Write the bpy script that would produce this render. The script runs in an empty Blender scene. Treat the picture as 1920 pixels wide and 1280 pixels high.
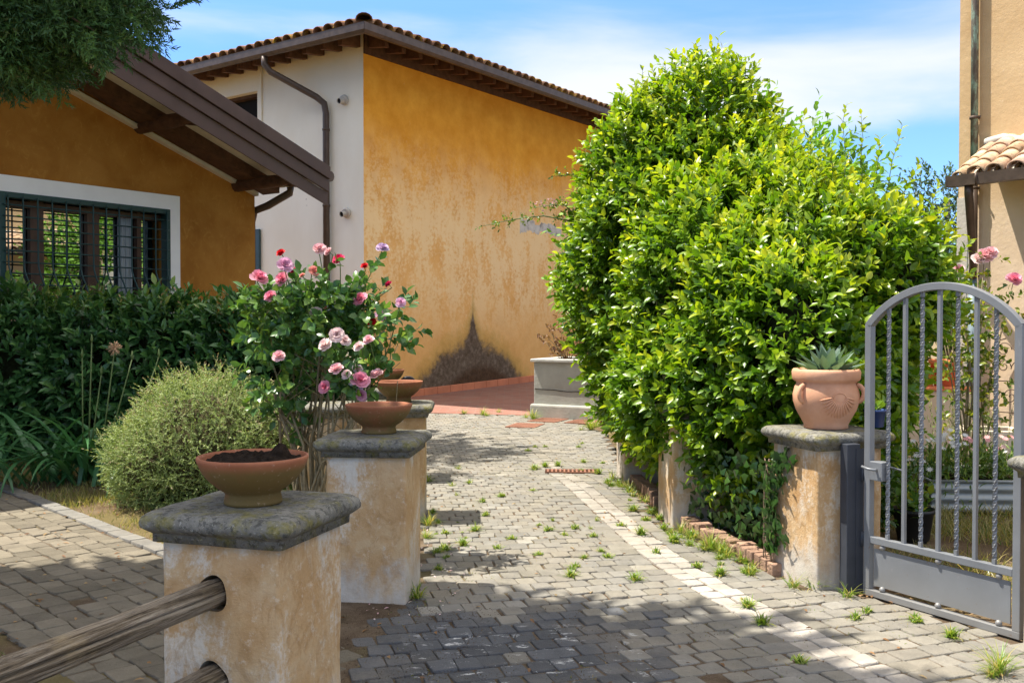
import bpy, math, random
import numpy as np
from mathutils import Vector, Matrix, noise as mnoise

random.seed(7); RNG = np.random.default_rng(7)
SC = bpy.context.scene
COL = SC.collection
R = math.radians

# ------------------------------------------------------------------ camera geometry
F, HZ, CAMZ = 1800.0, 605.0, 1.45
PITCH = math.atan((640 - HZ) / F)
def at(px, py, Y):
    a, b = px - 960, 640 - py
    cy = F * math.cos(PITCH) + b * math.sin(PITCH)
    cz = -F * math.sin(PITCH) + b * math.cos(PITCH)
    t = Y / cy
    return Vector((a * t, Y, CAMZ + cz * t))
def gr(px, py, z=0.0):
    a, b = px - 960, 640 - py
    cy = F * math.cos(PITCH) + b * math.sin(PITCH)
    cz = -F * math.sin(PITCH) + b * math.cos(PITCH)
    t = (z - CAMZ) / cz
    return Vector((a * t, cy * t, z))

# ------------------------------------------------------------------ object helpers
def tag(o, label=None, cat=None, group=None, kind=None):
    if label: o['label'] = label
    if cat: o['category'] = cat
    if group: o['group'] = group
    if kind: o['kind'] = kind
    return o
def empty(name, loc, rz=0, label=None, cat=None, group=None):
    o = bpy.data.objects.new(name, None); COL.objects.link(o)
    o.empty_display_size = .1
    o.location = loc; o.rotation_euler = (0, 0, rz)
    return tag(o, label, cat, group)
def setparent(o, p):
    o.parent = p
def copy_tree(o, parent=None):
    c = o.copy(); COL.objects.link(c)
    if parent: c.parent = parent
    for ch in [x for x in bpy.data.objects if x.parent == o]:
        copy_tree(ch, c)
    return c

class MB:
    def __init__(s): s.v = []; s.f = []; s.mi = []; s.c = []; s.sm = []
    def add(s, vs, fs, mi=0, col=None, smooth=False):
        n = len(s.v); s.v += [tuple(v) for v in vs]
        for f in fs:
            s.f.append([n + i for i in f]); s.mi.append(mi); s.c.append(col or (1, 1, 1)); s.sm.append(smooth)
    def hexa(s, p, mi=0, col=None):   # 8 points: bottom 4 ccw, top 4 ccw
        s.add(p, [(3, 2, 1, 0), (4, 5, 6, 7), (0, 1, 5, 4), (1, 2, 6, 5), (2, 3, 7, 6), (3, 0, 4, 7)], mi, col)
    def box(s, x0, x1, y0, y1, z0, z1, mi=0, col=None, m=None):
        p = [Vector(q) for q in ((x0, y0, z0), (x1, y0, z0), (x1, y1, z0), (x0, y1, z0), (x0, y0, z1), (x1, y0, z1), (x1, y1, z1), (x0, y1, z1))]
        if m is not None: p = [m @ q for q in p]
        s.hexa(p, mi, col)
    def tube(s, path, rad, n=8, mi=0, col=None, caps=True, up=None, wob=0):
        path = [Vector(p) for p in path]
        if not hasattr(rad, '__len__'): rad = [rad] * len(path)
        vs = []; prev = None
        for i, p in enumerate(path):
            t = (path[min(i + 1, len(path) - 1)] - path[max(i - 1, 0)])
            if t.length < 1e-9: t = Vector((0, 0, 1))
            t.normalize()
            if prev is None:
                a = Vector((0, 0, 1)) if abs(t.z) < .9 else Vector((1, 0, 0))
                u = t.cross(a).normalized()
            else:
                u = (prev - t * prev.dot(t)).normalized()
            prev = u; w = t.cross(u)
            for k in range(n):
                an = 2 * math.pi * k / n
                r = rad[i] * (1 + (random.uniform(-wob, wob) if wob else 0))
                vs.append(p + (u * math.cos(an) + w * math.sin(an)) * r)
        fs = []
        for i in range(len(path) - 1):
            for k in range(n):
                k2 = (k + 1) % n
                fs.append((i * n + k, i * n + k2, (i + 1) * n + k2, (i + 1) * n + k))
        s.add(vs, fs, mi, col, True)
        if caps:
            n0 = len(s.v) - len(vs)
            s.f.append([n0 + k for k in range(n)][::-1]); s.mi.append(mi); s.c.append(col or (1, 1, 1)); s.sm.append(False)
            b = n0 + (len(path) - 1) * n
            s.f.append([b + k for k in range(n)]); s.mi.append(mi); s.c.append(col or (1, 1, 1)); s.sm.append(False)
    def lathe(s, prof, n=40, mi=0, center=(0, 0, 0), wob=0.0):
        vs = []; c = Vector(center)
        for (r, z) in prof:
            for k in range(n):
                an = 2 * math.pi * k / n
                rr = r * (1 + wob * math.sin(3 * an + 1.3 + z * 9))
                vs.append(c + Vector((rr * math.cos(an), rr * math.sin(an), z)))
        fs = []
        for i in range(len(prof) - 1):
            for k in range(n):
                k2 = (k + 1) % n
                fs.append((i * n + k, i * n + k2, (i + 1) * n + k2, (i + 1) * n + k))
        s.add(vs, fs, mi, None, True)
        n0 = len(s.v) - len(vs)
        if prof[0][0] > 1e-4:
            s.f.append([n0 + k for k in range(n)][::-1]); s.mi.append(mi); s.c.append((1, 1, 1)); s.sm.append(False)
        if prof[-1][0] > 1e-4:
            b = n0 + (len(prof) - 1) * n
            s.f.append([b + k for k in range(n)]); s.mi.append(mi); s.c.append((1, 1, 1)); s.sm.append(False)
    def build(s, name, mats, parent=None, bevel=0, col=False, auto=None, wear=0):
        me = bpy.data.meshes.new(name)
        vs = s.v
        me.from_pydata(vs, [], s.f)
        if not isinstance(mats, (list, tuple)): mats = [mats]
        for m in mats: me.materials.append(m)
        me.polygons.foreach_set('material_index', s.mi)
        me.polygons.foreach_set('use_smooth', s.sm)
        if col:
            a = me.attributes.new('tint', 'FLOAT_COLOR', 'FACE')
            arr = np.ones((len(s.f), 4)); arr[:, :3] = np.array(s.c)
            a.data.foreach_set('color', arr.ravel().astype(np.float32))
        me.update()
        o = bpy.data.objects.new(name, me); COL.objects.link(o)
        if parent: o.parent = parent
        if bevel:
            b = o.modifiers.new('bevel', 'BEVEL'); b.width = bevel; b.segments = 2; b.limit_method = 'ANGLE'; b.angle_limit = R(40)
        return o

# ---- big numpy leaf meshes
LEAF = np.array([(0, 0, 0), (0, .34, .03), (-.5, .38, .10), (.5, .38, .10), (0, .70, .0), (-.36, .72, .06), (.36, .72, .06), (0, 1, -.08)], dtype=np.float64)
LEAF_F = [(0, 1, 2), (0, 3, 1), (2, 1, 4, 5), (1, 3, 6, 4), (5, 4, 7), (4, 6, 7)]
QUAD = np.array([(-.5, 0, 0), (.5, 0, 0), (.28, .6, .06), (-.28, .6, .06), (0, 1, -.03)], dtype=np.float64)
QUAD_F = [(0, 1, 2, 3), (3, 2, 4)]
PETAL = np.array([(-.16, 0, 0), (.16, 0, 0), (-.5, .45, .16), (0, .42, .02), (.5, .45, .16), (-.42, .85, .12), (0, .92, -.0), (.42, .85, .12)], dtype=np.float64)
PETAL_F = [(0, 1, 3), (0, 3, 2), (1, 4, 3), (2, 3, 6, 5), (3, 4, 7, 6)]
def norm(a): return a / np.maximum(np.linalg.norm(a, axis=-1, keepdims=True), 1e-9)
def leafmesh(name, pos, axis, nrm, L, W, col, mat, parent=None, tpl=LEAF, tf=LEAF_F, curl=1.0):
    N = len(pos); y = norm(np.asarray(axis, float)); z = np.asarray(nrm, float)
    z = norm(z - y * (z * y).sum(1, keepdims=True)); x = np.cross(y, z)
    L = np.broadcast_to(np.asarray(L, float), (N,)); W = np.broadcast_to(np.asarray(W, float), (N,))
    t = tpl
    V = (pos[:, None, :] + x[:, None, :] * (t[None, :, 0:1] * W[:, None, None]) + y[:, None, :] * (t[None, :, 1:2] * L[:, None, None])
         + z[:, None, :] * (t[None, :, 2:3] * L[:, None, None] * curl))
    k = len(t)
    me = bpy.data.meshes.new(name)
    me.vertices.add(N * k); me.vertices.foreach_set('co', V.reshape(-1).astype(np.float32))
    lt = np.array([len(f) for f in tf]); li = np.array([i for f in tf for i in f])
    loops = (li[None, :] + (np.arange(N) * k)[:, None]).reshape(-1)
    tot = np.tile(lt, N); start = np.concatenate([[0], np.cumsum(tot)[:-1]])
    me.loops.add(len(loops)); me.loops.foreach_set('vertex_index', loops.astype(np.int32))
    me.polygons.add(len(tot)); me.polygons.foreach_set('loop_start', start.astype(np.int32))
    try: me.polygons.foreach_set('loop_total', tot.astype(np.int32))
    except Exception: pass
    a = me.attributes.new('tint', 'FLOAT_COLOR', 'POINT')
    c = np.ones((N, k, 4)); c[:, :, :3] = np.asarray(col)[:, None, :]
    a.data.foreach_set('color', c.reshape(-1).astype(np.float32))
    me.materials.append(mat); me.update(calc_edges=True); me.validate()
    me.polygons.foreach_set('use_smooth', [True] * len(me.polygons))
    o = bpy.data.objects.new(name, me); COL.objects.link(o)
    if parent: o.parent = parent
    return o
def rdir(n):
    return norm(RNG.normal(size=(n, 3)))
def ramp_col(t, stops):
    ts = [s[0] for s in stops]; cs = np.array([s[1] for s in stops])
    return np.stack([np.interp(t, ts, cs[:, i]) for i in range(3)], 1)
def nz(p, sc, seed=0):
    return np.array([mnoise.noise(Vector((q[0] * sc + seed, q[1] * sc, q[2] * sc))) for q in p])
def shell(ells, n, depth=.3, zmin=0.05, bump=.12, bs=1.6, pw=1.4):
    """points and outward directions in the outer shell of a union of ellipsoids"""
    E = np.array(ells, float)
    ar = (E[:, 3] * E[:, 4] + E[:, 4] * E[:, 5] + E[:, 3] * E[:, 5])
    pick = RNG.choice(len(E), size=n * 2, p=ar / ar.sum())
    d = rdir(n * 2); e = E[pick]
    u = RNG.random(n * 2) ** pw
    base = e[:, :3] + d * e[:, 3:]
    b = nz(base, bs, 3.1) * bump + nz(base, bs * 2.7, 9.0) * bump * .6
    r = 1 - depth * u + b
    p = e[:, :3] + d * e[:, 3:] * r[:, None]
    g = norm(d / e[:, 3:])
    keep = p[:, 2] > zmin
    for j in range(len(E)):
        q = (((p - E[j, :3]) / E[j, 3:]) ** 2).sum(1)
        keep &= (q > (1 - depth) ** 2) | (pick == j)
    p, g, u = p[keep][:n], g[keep][:n], u[keep][:n]
    return p, g, u
def sprigs(p, d, k, ln, spread=1.0):
    """k leaves spiralled up a twig of length ln from each p along d -> pos, axis, normal, twig index, position on twig"""
    n = len(p); d = norm(d)
    a = norm(np.cross(d, rdir(n))); b = np.cross(d, a)
    P, A, N_, I, T = [], [], [], [], []
    ph = RNG.random(n) * 6.28
    for j in range(k):
        an = ph + j * 2.4 + RNG.normal(size=n) * .25
        t = (j + .5) / k
        rad = a * np.cos(an)[:, None] + b * np.sin(an)[:, None]
        P.append(p + d * (np.broadcast_to(ln, (n,)) * t)[:, None])
        op = spread * (1.15 - .65 * t)
        A.append(norm(d + rad * op + np.array([0, 0, -.12]) + RNG.normal(size=(n, 3)) * .14))
        N_.append(norm(d * 1.0 - rad * .5 + np.array([0, 0, .5]) + RNG.normal(size=(n, 3)) * .22))
        I.append(np.arange(n)); T.append(np.full(n, t))
    return map(np.concatenate, (P, A, N_, I, T))

# ------------------------------------------------------------------ materials
def lin(c):
    if isinstance(c, str):
        c = [int(c[i:i + 2], 16) / 255 for i in (0, 2, 4)]
        c = [x / 12.92 if x < .04045 else ((x + .055) / 1.055) ** 2.4 for x in c]
    return tuple(c[:3])
class Mat:
    def __init__(s, name):
        s.m = bpy.data.materials.new(name); s.m.use_nodes = True
        s.t = s.m.node_tree; s.t.nodes.clear()
        s.out = s.t.nodes.new('ShaderNodeOutputMaterial')
        s.tc = s.t.nodes.new('ShaderNodeTexCoord'); s.obj = s.tc.outputs['Object']
        s.geo = None
    def n(s, k, **kw):
        x = s.t.nodes.new('ShaderNode' + k)
        for a, b in kw.items(): setattr(x, a, b)
        return x
    def lk(s, a, b):
        if isinstance(a, (int, float)): b.default_value = a
        elif isinstance(a, (tuple, list)): b.default_value = tuple(a) + ((1,) if len(a) == 3 and b.type == 'RGBA' else ())
        elif isinstance(a, str): b.default_value = lin(a) + (1,)
        else: s.t.links.new(a, b)
    def pos(s):
        if not s.geo: s.geo = s.n('NewGeometry')
        return s.geo.outputs['Position']
    def map(s, scale=(1, 1, 1), loc=(0, 0, 0), vec=None):
        x = s.n('Mapping'); x.inputs['Scale'].default_value = scale; x.inputs['Location'].default_value = loc
        s.lk(vec or s.obj, x.inputs['Vector']); return x.outputs[0]
    def noise(s, sc, det=4, rough=.55, vec=None, dist=0):
        x = s.n('TexNoise'); x.inputs['Scale'].default_value = sc; x.inputs['Detail'].default_value = det
        x.inputs['Roughness'].default_value = rough; x.inputs['Distortion'].default_value = dist
        s.lk(vec or s.obj, x.inputs['Vector']); return x.outputs[0]
    def vor(s, sc, vec=None, feat='F1'):
        x = s.n('TexVoronoi', feature=feat); x.inputs['Scale'].default_value = sc
        s.lk(vec or s.obj, x.inputs['Vector']); return x.outputs[0]
    def ramp(s, f, stops, interp='LINEAR'):
        x = s.n('ValToRGB'); r = x.color_ramp; r.interpolation = interp
        while len(r.elements) < len(stops): r.elements.new(.5)
        for e, (p, c) in zip(r.elements, stops):
            e.position = p; c = (c, c, c) if isinstance(c, (int, float)) else lin(c); e.color = c + (1,)
        s.lk(f, x.inputs[0]); return x.outputs[0]
    def mix(s, f, a, b, mode='MIX'):
        x = s.n('Mix', data_type='RGBA', blend_type=mode)
        s.lk(f, x.inputs[0]); s.lk(a, x.inputs[6]); s.lk(b, x.inputs[7]); return x.outputs[2]
    def math(s, op, a, b=0, c=None, clamp=False):
        x = s.n('Math', operation=op, use_clamp=clamp); s.lk(a, x.inputs[0]); s.lk(b, x.inputs[1])
        if c is not None: s.lk(c, x.inputs[2])
        return x.outputs[0]
    def sep(s, vec=None):
        x = s.n('SeparateXYZ'); s.lk(vec or s.obj, x.inputs[0]); return x.outputs
    def smooth(s, v, a, b):
        x = s.n('MapRange', interpolation_type='SMOOTHSTEP'); s.lk(v, x.inputs[0])
        x.inputs[1].default_value = a; x.inputs[2].default_value = b; return x.outputs[0]
    def attr(s):
        x = s.n('Attribute', attribute_name='tint'); return x.outputs['Color']
    def bump(s, h, st=.3, d=.01, nrm=None):
        x = s.n('Bump'); x.inputs['Strength'].default_value = st; x.inputs['Distance'].default_value = d
        s.lk(h, x.inputs['Height'])
        if nrm: s.lk(nrm, x.inputs['Normal'])
        return x.outputs[0]
    def bsdf(s, col, rough=.8, nrm=None, metal=0, spec=.4, trans=None, tw=0):
        b = s.n('BsdfPrincipled'); s.lk(col, b.inputs['Base Color']); s.lk(rough, b.inputs['Roughness'])
        b.inputs['Metallic'].default_value = metal; b.inputs['Specular IOR Level'].default_value = spec
        if nrm: s.lk(nrm, b.inputs['Normal'])
        o = b.outputs[0]
        if trans is not None:
            t = s.n('BsdfTranslucent'); s.lk(trans, t.inputs[0])
            x = s.n('MixShader'); x.inputs[0].default_value = tw
            s.lk(o, x.inputs[1]); s.lk(t.outputs[0], x.inputs[2]); o = x.outputs[0]
        s.t.links.new(o, s.out.inputs[0]); return s.m

def simple(name, c, rough=.7, metal=0, var=.25, sc=12, bump=.15, spec=.4, bd=.004):
    m = Mat(name); n1 = m.noise(sc, 6, .6); n2 = m.noise(sc * 7, 3)
    c = lin(c); dk = tuple(x * (1 - var) for x in c); lt = tuple(min(1, x * (1 + var)) for x in c)
    col = m.ramp(n1, [(.25, dk), (.75, lt)])
    return m.bsdf(col, rough, m.bump(n2, bump, bd), metal, spec)
def leaf_mat(name, rough=.42, tw=.3, spec=.45, tboost=(1.15, 1.2, .6)):
    m = Mat(name); a = m.attr()
    n = m.noise(35, 2); c = m.mix(m.math('MULTIPLY', n, .35), a, m.mix(1, a, (.55, .6, .5), 'MULTIPLY'))
    t = m.mix(1, c, tboost, 'MULTIPLY')
    return m.bsdf(c, rough, None, 0, spec, t, tw)

M = {}
M['leaf'] = leaf_mat('citrus_leaf', .34, .42, .5, (1.35, 1.3, .5))
M['dleaf'] = leaf_mat('dark_leaf', .32, .25, .5)
M['soft'] = leaf_mat('soft_leaf', .6, .3)
M['needle'] = leaf_mat('needle', .6, .2)
M['petal'] = leaf_mat('petal', .6, .35, .2, (1.1, .95, .95))
M['bark'] = simple('bark', (.16, .11, .07), .9, 0, .4, 20, .5)
M['stem'] = simple('stem', (.24, .19, .10), .8, 0, .35, 25, .3)
M['gstem'] = simple('green_stem', (.12, .17, .05), .6, 0, .3, 25, .2)
M['iron'] = simple('rust_iron', (.10, .07, .05), .7, .3, .4, 20, .3)

def plaster_back():
    m = Mat('weathered_ochre_plaster'); x, y, z = m.sep()
    sv = m.map((2.4, 2.4, 1.0)); big = m.noise(.55, 5, .6); mid = m.noise(2.4, 6, .65); fine = m.noise(14, 5, .7)
    base = m.ramp(mid, [(.28, (.62, .30, .075)), (.5, (.74, .40, .12)), (.72, (.82, .49, .18))])
    deep = m.ramp(mid, [(.3, (.60, .235, .014)), (.7, (.76, .35, .036))])
    up = m.smooth(m.math('ADD', z, m.math('MULTIPLY', big, 2.2)), 4.4, 6.6)
    c = m.mix(up, base, deep)
    st = m.noise(1.0, 7, .72, sv, .3)
    band = m.math('MULTIPLY', m.smooth(z, .7, 2.2), m.math('SUBTRACT', 1, m.smooth(z, 3.0, 5.3)))
    pale = m.math('MULTIPLY', m.smooth(m.math('ADD', st, m.math('MULTIPLY', fine, .75)), .75, .93), band)
    c = m.mix(m.math('MULTIPLY', pale, .85), c, (.86, .66, .36))
    haze = m.math('MULTIPLY', m.math('SUBTRACT', 1, m.smooth(z, 1.5, 5.2)), m.smooth(big, .15, .6))
    c = m.mix(m.math('MULTIPLY', haze, .4), c, (.82, .52, .20))
    c = m.mix(m.math('MULTIPLY', m.smooth(fine, .62, .8), .35), c, (.84, .68, .46))
    # cement repair patch
    px = m.math('ABSOLUTE', m.math('SUBTRACT', x, 5.75)); pz = m.math('ABSOLUTE', m.math('SUBTRACT', z, m.math('ADD', 3.62, m.math('MULTIPLY', m.math('SUBTRACT', mid, .5), .6))))
    pm = m.math('MULTIPLY', m.math('LESS_THAN', px, .85), m.math('LESS_THAN', pz, .12))
    c = m.mix(pm, c, m.ramp(m.noise(6, 5, .7), [(.35, (.24, .22, .19)), (.48, (.50, .47, .40)), (.7, (.62, .58, .50))]))
    # soot and moss stain round the old spout
    dx = m.math('ABSOLUTE', m.math('SUBTRACT', x, 3.2))
    wob = m.math('MULTIPLY', m.math('SUBTRACT', m.noise(3.0, 8, .78), .5), .8)
    lim = m.math('ADD', m.math('MULTIPLY', m.math('POWER', 2.718, m.math('MULTIPLY', dx, -5.5)), .85), m.math('MULTIPLY', m.math('SUBTRACT', 1, m.smooth(dx, .65, 2.45)), .95))
    dd = m.math('SUBTRACT', m.math('ADD', lim, wob), z)
    edge = m.smooth(dd, -.10, .20)
    rim = m.math('MULTIPLY', m.smooth(dd, -.45, .0), m.math('SUBTRACT', 1, m.smooth(dx, 2.1, 2.6)))
    c = m.mix(m.math('MULTIPLY', rim, .55), c, (.42, .27, .05))
    g = m.ramp(m.noise(9, 6, .75), [(.3, (.035, .028, .02)), (.55, (.13, .10, .075)), (.75, (.26, .22, .17))])
    c = m.mix(m.math('MULTIPLY', edge, .95), c, g)
    core = m.math('MULTIPLY', m.smooth(m.math('SUBTRACT', .62, m.math('ADD', m.math('MULTIPLY', m.math('MULTIPLY', m.math('SUBTRACT', x, 3.5), m.math('SUBTRACT', x, 3.5)), .32), z)), -.05, .2), .85)
    c = m.mix(core, c, m.ramp(fine, [(.3, (.035, .018, .008)), (.7, (.10, .05, .02))]))
    return m.bsdf(c, .92, m.bump(m.math('ADD', fine, mid), .35, .015), 0, .2)
M['ochre_back'] = plaster_back()
def plaster_cottage():
    m = Mat('ochre_plaster'); a = m.noise(1.6, 6, .6, None, .6); f = m.noise(9, 5, .7, m.map((1, 1, .7)), 1.5); g = m.noise(40, 3)
    c = m.ramp(a, [(.3, (.27, .105, .014)), (.5, (.35, .15, .024)), (.72, (.42, .20, .040))])
    c = m.mix(m.math('MULTIPLY', m.smooth(f, .52, .72), .45), c, (.52, .27, .06))
    return m.bsdf(c, .9, m.bump(m.math('ADD', f, m.math('MULTIPLY', g, .4)), .4, .012), 0, .2)
M['ochre'] = plaster_cottage()
def white_plaster():
    m = Mat('white_plaster'); a = m.noise(.7, 5, .6, m.map((1, 1, .5))); g = m.noise(30, 4); x, y, z = m.sep(m.pos())
    c = m.ramp(a, [(.3, (.80, .73, .58)), (.6, (.90, .85, .71)), (.8, (.86, .78, .61))])
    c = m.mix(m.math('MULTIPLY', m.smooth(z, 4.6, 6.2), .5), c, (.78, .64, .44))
    sp = m.smooth(m.vor(2.2), .06, .03)
    c = m.mix(m.math('MULTIPLY', sp, .5), c, (.35, .3, .24))
    return m.bsdf(c, .9, m.bump(g, .15, .008), 0, .2)
M['white_wall'] = white_plaster()
M['white_trim'] = simple('white_lime_paint', (.78, .77, .74), .85, 0, .06, 3, .1)
def right_plaster():
    m = Mat('sandy_plaster'); x, y, z = m.sep(m.pos()); a = m.noise(1.3, 6, .6); f = m.noise(12, 5, .7)
    up = m.ramp(a, [(.3, (.48, .31, .15)), (.7, (.60, .42, .23))]); lo = m.ramp(a, [(.3, (.64, .47, .30)), (.7, (.74, .58, .41))])
    c = m.mix(m.smooth(z, 2.6, 3.4), lo, up)
    c = m.mix(m.math('MULTIPLY', m.smooth(f, .6, .75), .4), c, (.76, .62, .44))
    return m.bsdf(c, .9, m.bump(f, .4, .015), 0, .2)
M['sandy'] = right_plaster()
M['stone_quoin'] = simple('grey_render', (.50, .46, .40), .9, 0, .2, 4, .5, bd=.01)
def pillar_plaster():
    m = Mat('peeling_ochre_plaster'); x, y, z = m.sep()
    oi = m.n('ObjectInfo'); off = m.n('VectorMath', operation='ADD')
    cb = m.n('CombineXYZ'); m.lk(m.math('MULTIPLY', oi.outputs['Random'], 37), cb.inputs[0]); m.lk(m.obj, off.inputs[0]); m.lk(cb.outputs[0], off.inputs[1]); v = off.outputs[0]
    mp = m.map((1, 1, .6), (0, 0, 0), v)
    a = m.noise(5, 6, .65, v); b = m.noise(3.2, 8, .72, mp, .4); f = m.noise(55, 4, .7, v)
    c = m.ramp(a, [(.25, (.40, .225, .090)), (.5, (.50, .325, .160)), (.75, (.58, .44, .27))])
    pale = m.smooth(m.math('ADD', b, m.math('MULTIPLY', f, .30)), .65, .80)
    c = m.mix(m.math('MULTIPLY', pale, .75), c, (.64, .595, .50))
    c = m.mix(m.math('MULTIPLY', m.smooth(m.noise(2.0, 3, .5, v), .5, .7), .35), c, (.70, .52, .33))
    dn = m.noise(11, 8, .78, mp, 1.0); c = m.mix(m.math('MULTIPLY', m.smooth(dn, .48, .66), .55), c, (.33, .185, .07)); c = m.mix(m.math('MULTIPLY', m.smooth(m.noise(26, 6, .8, v), .55, .66), .4), c, (.70, .62, .50))
    low = m.math('SUBTRACT', 1, m.smooth(m.math('ADD', z, m.math('MULTIPLY', m.math('SUBTRACT', b, .5), -.9)), .05, .30))
    c = m.mix(m.math('MULTIPLY', low, .75), c, m.ramp(a, [(.3, (.38, .355, .31)), (.7, (.58, .555, .50))]))
    top = m.math('MULTIPLY', m.smooth(m.math('ADD', z, m.math('MULTIPLY', m.math('SUBTRACT', b, .5), 1.1)), .70, .84), .7)
    c = m.mix(top, c, (.60, .57, .49))
    c = m.mix(m.math('MULTIPLY', m.smooth(f, .66, .74), .4), c, (.25, .17, .10))
    return m.bsdf(c, .92, m.bump(m.math('ADD', m.math('MULTIPLY', f, .5), m.math('ADD', a, b)), .6, .012), 0, .2)
M['pillar'] = pillar_plaster()
def cap_stone():
    m = Mat('lichened_peperino_stone'); g = m.sep(m.n('NewGeometry').outputs['Normal'])
    a = m.noise(7, 6, .7); f = m.noise(42, 5, .75); s = m.noise(90, 3, .7); l = m.noise(13, 6, .7)
    c = m.ramp(a, [(.3, (.09, .088, .078)), (.5, (.17, .163, .14)), (.72, (.27, .255, .215))])
    c = m.mix(m.math('MULTIPLY', m.smooth(f, .50, .60), .62), c, (.035, .035, .031))
    c = m.mix(m.math('MULTIPLY', m.smooth(s, .59, .68), .55), c, (.42, .41, .35))
    mo = m.math('MULTIPLY', m.smooth(l, .47, .66), .6)
    c = m.mix(mo, c, m.ramp(s, [(.3, (.13, .12, .02)), (.7, (.26, .22, .04))]))
    return m.bsdf(c, .95, m.bump(m.math('ADD', f, m.math('ADD', a, m.math('MULTIPLY', s, .4))), .65, .010), 0, .15)
M['cap'] = cap_stone()
def terracotta(name, c0, c1, moss=.0, mc=(.13, .12, .03)):
    m = Mat(name); a = m.noise(6, 5, .6); f = m.noise(60, 4, .6); b = m.noise(3, 5, .65)
    c = m.ramp(a, [(.3, c0), (.7, c1)])
    if moss:
        x, y, z = m.sep()
        k = m.math('MULTIPLY', m.smooth(b, .28, .52), m.math('SUBTRACT', 1, m.smooth(z, .11, .15)))
        c = m.mix(m.math('MULTIPLY', k, moss), c, mc)
    c = m.mix(m.math('MULTIPLY', m.smooth(f, .60, .72), .25), c, (.62, .45, .33))
    return m.bsdf(c, .75, m.bump(f, .2, .004), 0, .3)
M['bowl'] = terracotta('mossy_terracotta', (.25, .085, .038), (.36, .14, .07), .85, (.12, .095, .025))
M['pot'] = terracotta('pale_terracotta', (.50, .24, .13), (.66, .36, .22))
M['orange_pot'] = terracotta('orange_clay', (.62, .17, .06), (.72, .24, .10))
M['soil'] = simple('dark_soil', (.045, .030, .020), 1, 0, .7, 45, 1.0, .1, .03)
def wood_log():
    m = Mat('weathered_log'); v = m.map((34, 34, 2.2)); a = m.noise(1, 9, .78, v, .8); b = m.noise(5, 5); f = m.noise(3, 3, .5, m.map((60, 60, 3)))
    c = m.ramp(a, [(.36, (.022, .016, .011)), (.47, (.17, .13, .085)), (.62, (.42, .35, .26))])
    c = m.mix(m.math('MULTIPLY', m.smooth(b, .5, .7), .5), c, (.50, .38, .20))
    return m.bsdf(c, .9, m.bump(m.math('ADD', a, f), 1.0, .012), 0, .2)
M['log'] = wood_log()
M['dark_wood'] = simple('dark_stained_wood', (.085, .040, .020), .8, 0, .5, 9, .6, .3, .01)
M['rafter'] = simple('rafter_wood', (.13, .062, .035), .85, 0, .4, 9, .4, .3, .01)
M['cream'] = simple('cream_soffit', (.60, .54, .42), .85, 0, .12, 6, .2)
def metal_fascia():
    m = Mat('brown_painted_metal'); n = m.noise(3, 5); s = m.smooth(m.vor(7, m.map((1, 1, .45))), .075, .03); gate = m.smooth(m.noise(2.1, 2), .5, .6)
    c = m.ramp(n, [(.3, (.062, .036, .028)), (.7, (.092, .055, .044))])
    c = m.mix(m.math('MULTIPLY', s, gate), c, (.55, .52, .48))
    return m.bsdf(c, m.ramp(n, [(.3, .4), (.7, .6)]), m.bump(m.noise(5, 2), .1, .01), .1, .4)
M['fascia'] = metal_fascia()
M['gutter'] = simple('aged_brown_gutter', (.105, .072, .052), .5, .3, .35, 8, .2)
M['pipe_dark'] = simple('brown_downpipe', (.085, .058, .042), .45, .2, .2, 8, .15)
def patina():
    m = Mat('patina_pipe'); n = m.noise(14, 6, .7, m.map((1, 1, .35)))
    c = m.ramp(n, [(.35, (.09, .062, .045)), (.5, (.13, .12, .085)), (.62, (.23, .33, .24)), (.75, (.32, .40, .30))])
    return m.bsdf(c, .6, m.bump(n, .2, .004), .1, .4)
M['patina'] = patina()
M['pipe_blue'] = simple('grey_blue_pipe', (.20, .26, .29), .5, .1, .2, 8, .1)
def tile_mat():
    m = Mat('old_roof_tile'); a = m.noise(4.5, 6, .65); f = m.noise(26, 5, .7); l = m.noise(8, 5, .7)
    t = m.attr()
    c = m.mix(1, m.ramp(a, [(.3, (.42, .25, .15)), (.5, (.60, .43, .29)), (.75, (.74, .60, .44))]), t, 'MULTIPLY')
    c = m.mix(m.math('MULTIPLY', m.smooth(f, .54, .66), .75), c, (.10, .08, .065))
    c = m.mix(m.math('MULTIPLY', m.smooth(l, .66, .73), .85), c, (.62, .32, .03))
    return m.bsdf(c, .9, m.bump(m.math('ADD', f, a), .5, .008), 0, .2)
M['tile'] = tile_mat()
def tile_dark():
    m = Mat('mossy_roof_tile'); a = m.noise(3.0, 6, .65); f = m.noise(20, 5, .7); t = m.attr()
    c = m.mix(1, m.ramp(a, [(.3, (.16, .09, .06)), (.55, (.30, .17, .10)), (.75, (.42, .28, .17))]), t, 'MULTIPLY')
    c = m.mix(m.math('MULTIPLY', m.smooth(m.noise(5.5, 5, .7), .54, .62), .9), c, (.55, .33, .04))
    c = m.mix(m.math('MULTIPLY', m.smooth(f, .55, .68), .7), c, (.05, .045, .035))
    return m.bsdf(c, .95, m.bump(f, .6, .01), 0, .15)
M['tile_dark'] = tile_dark()
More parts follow.
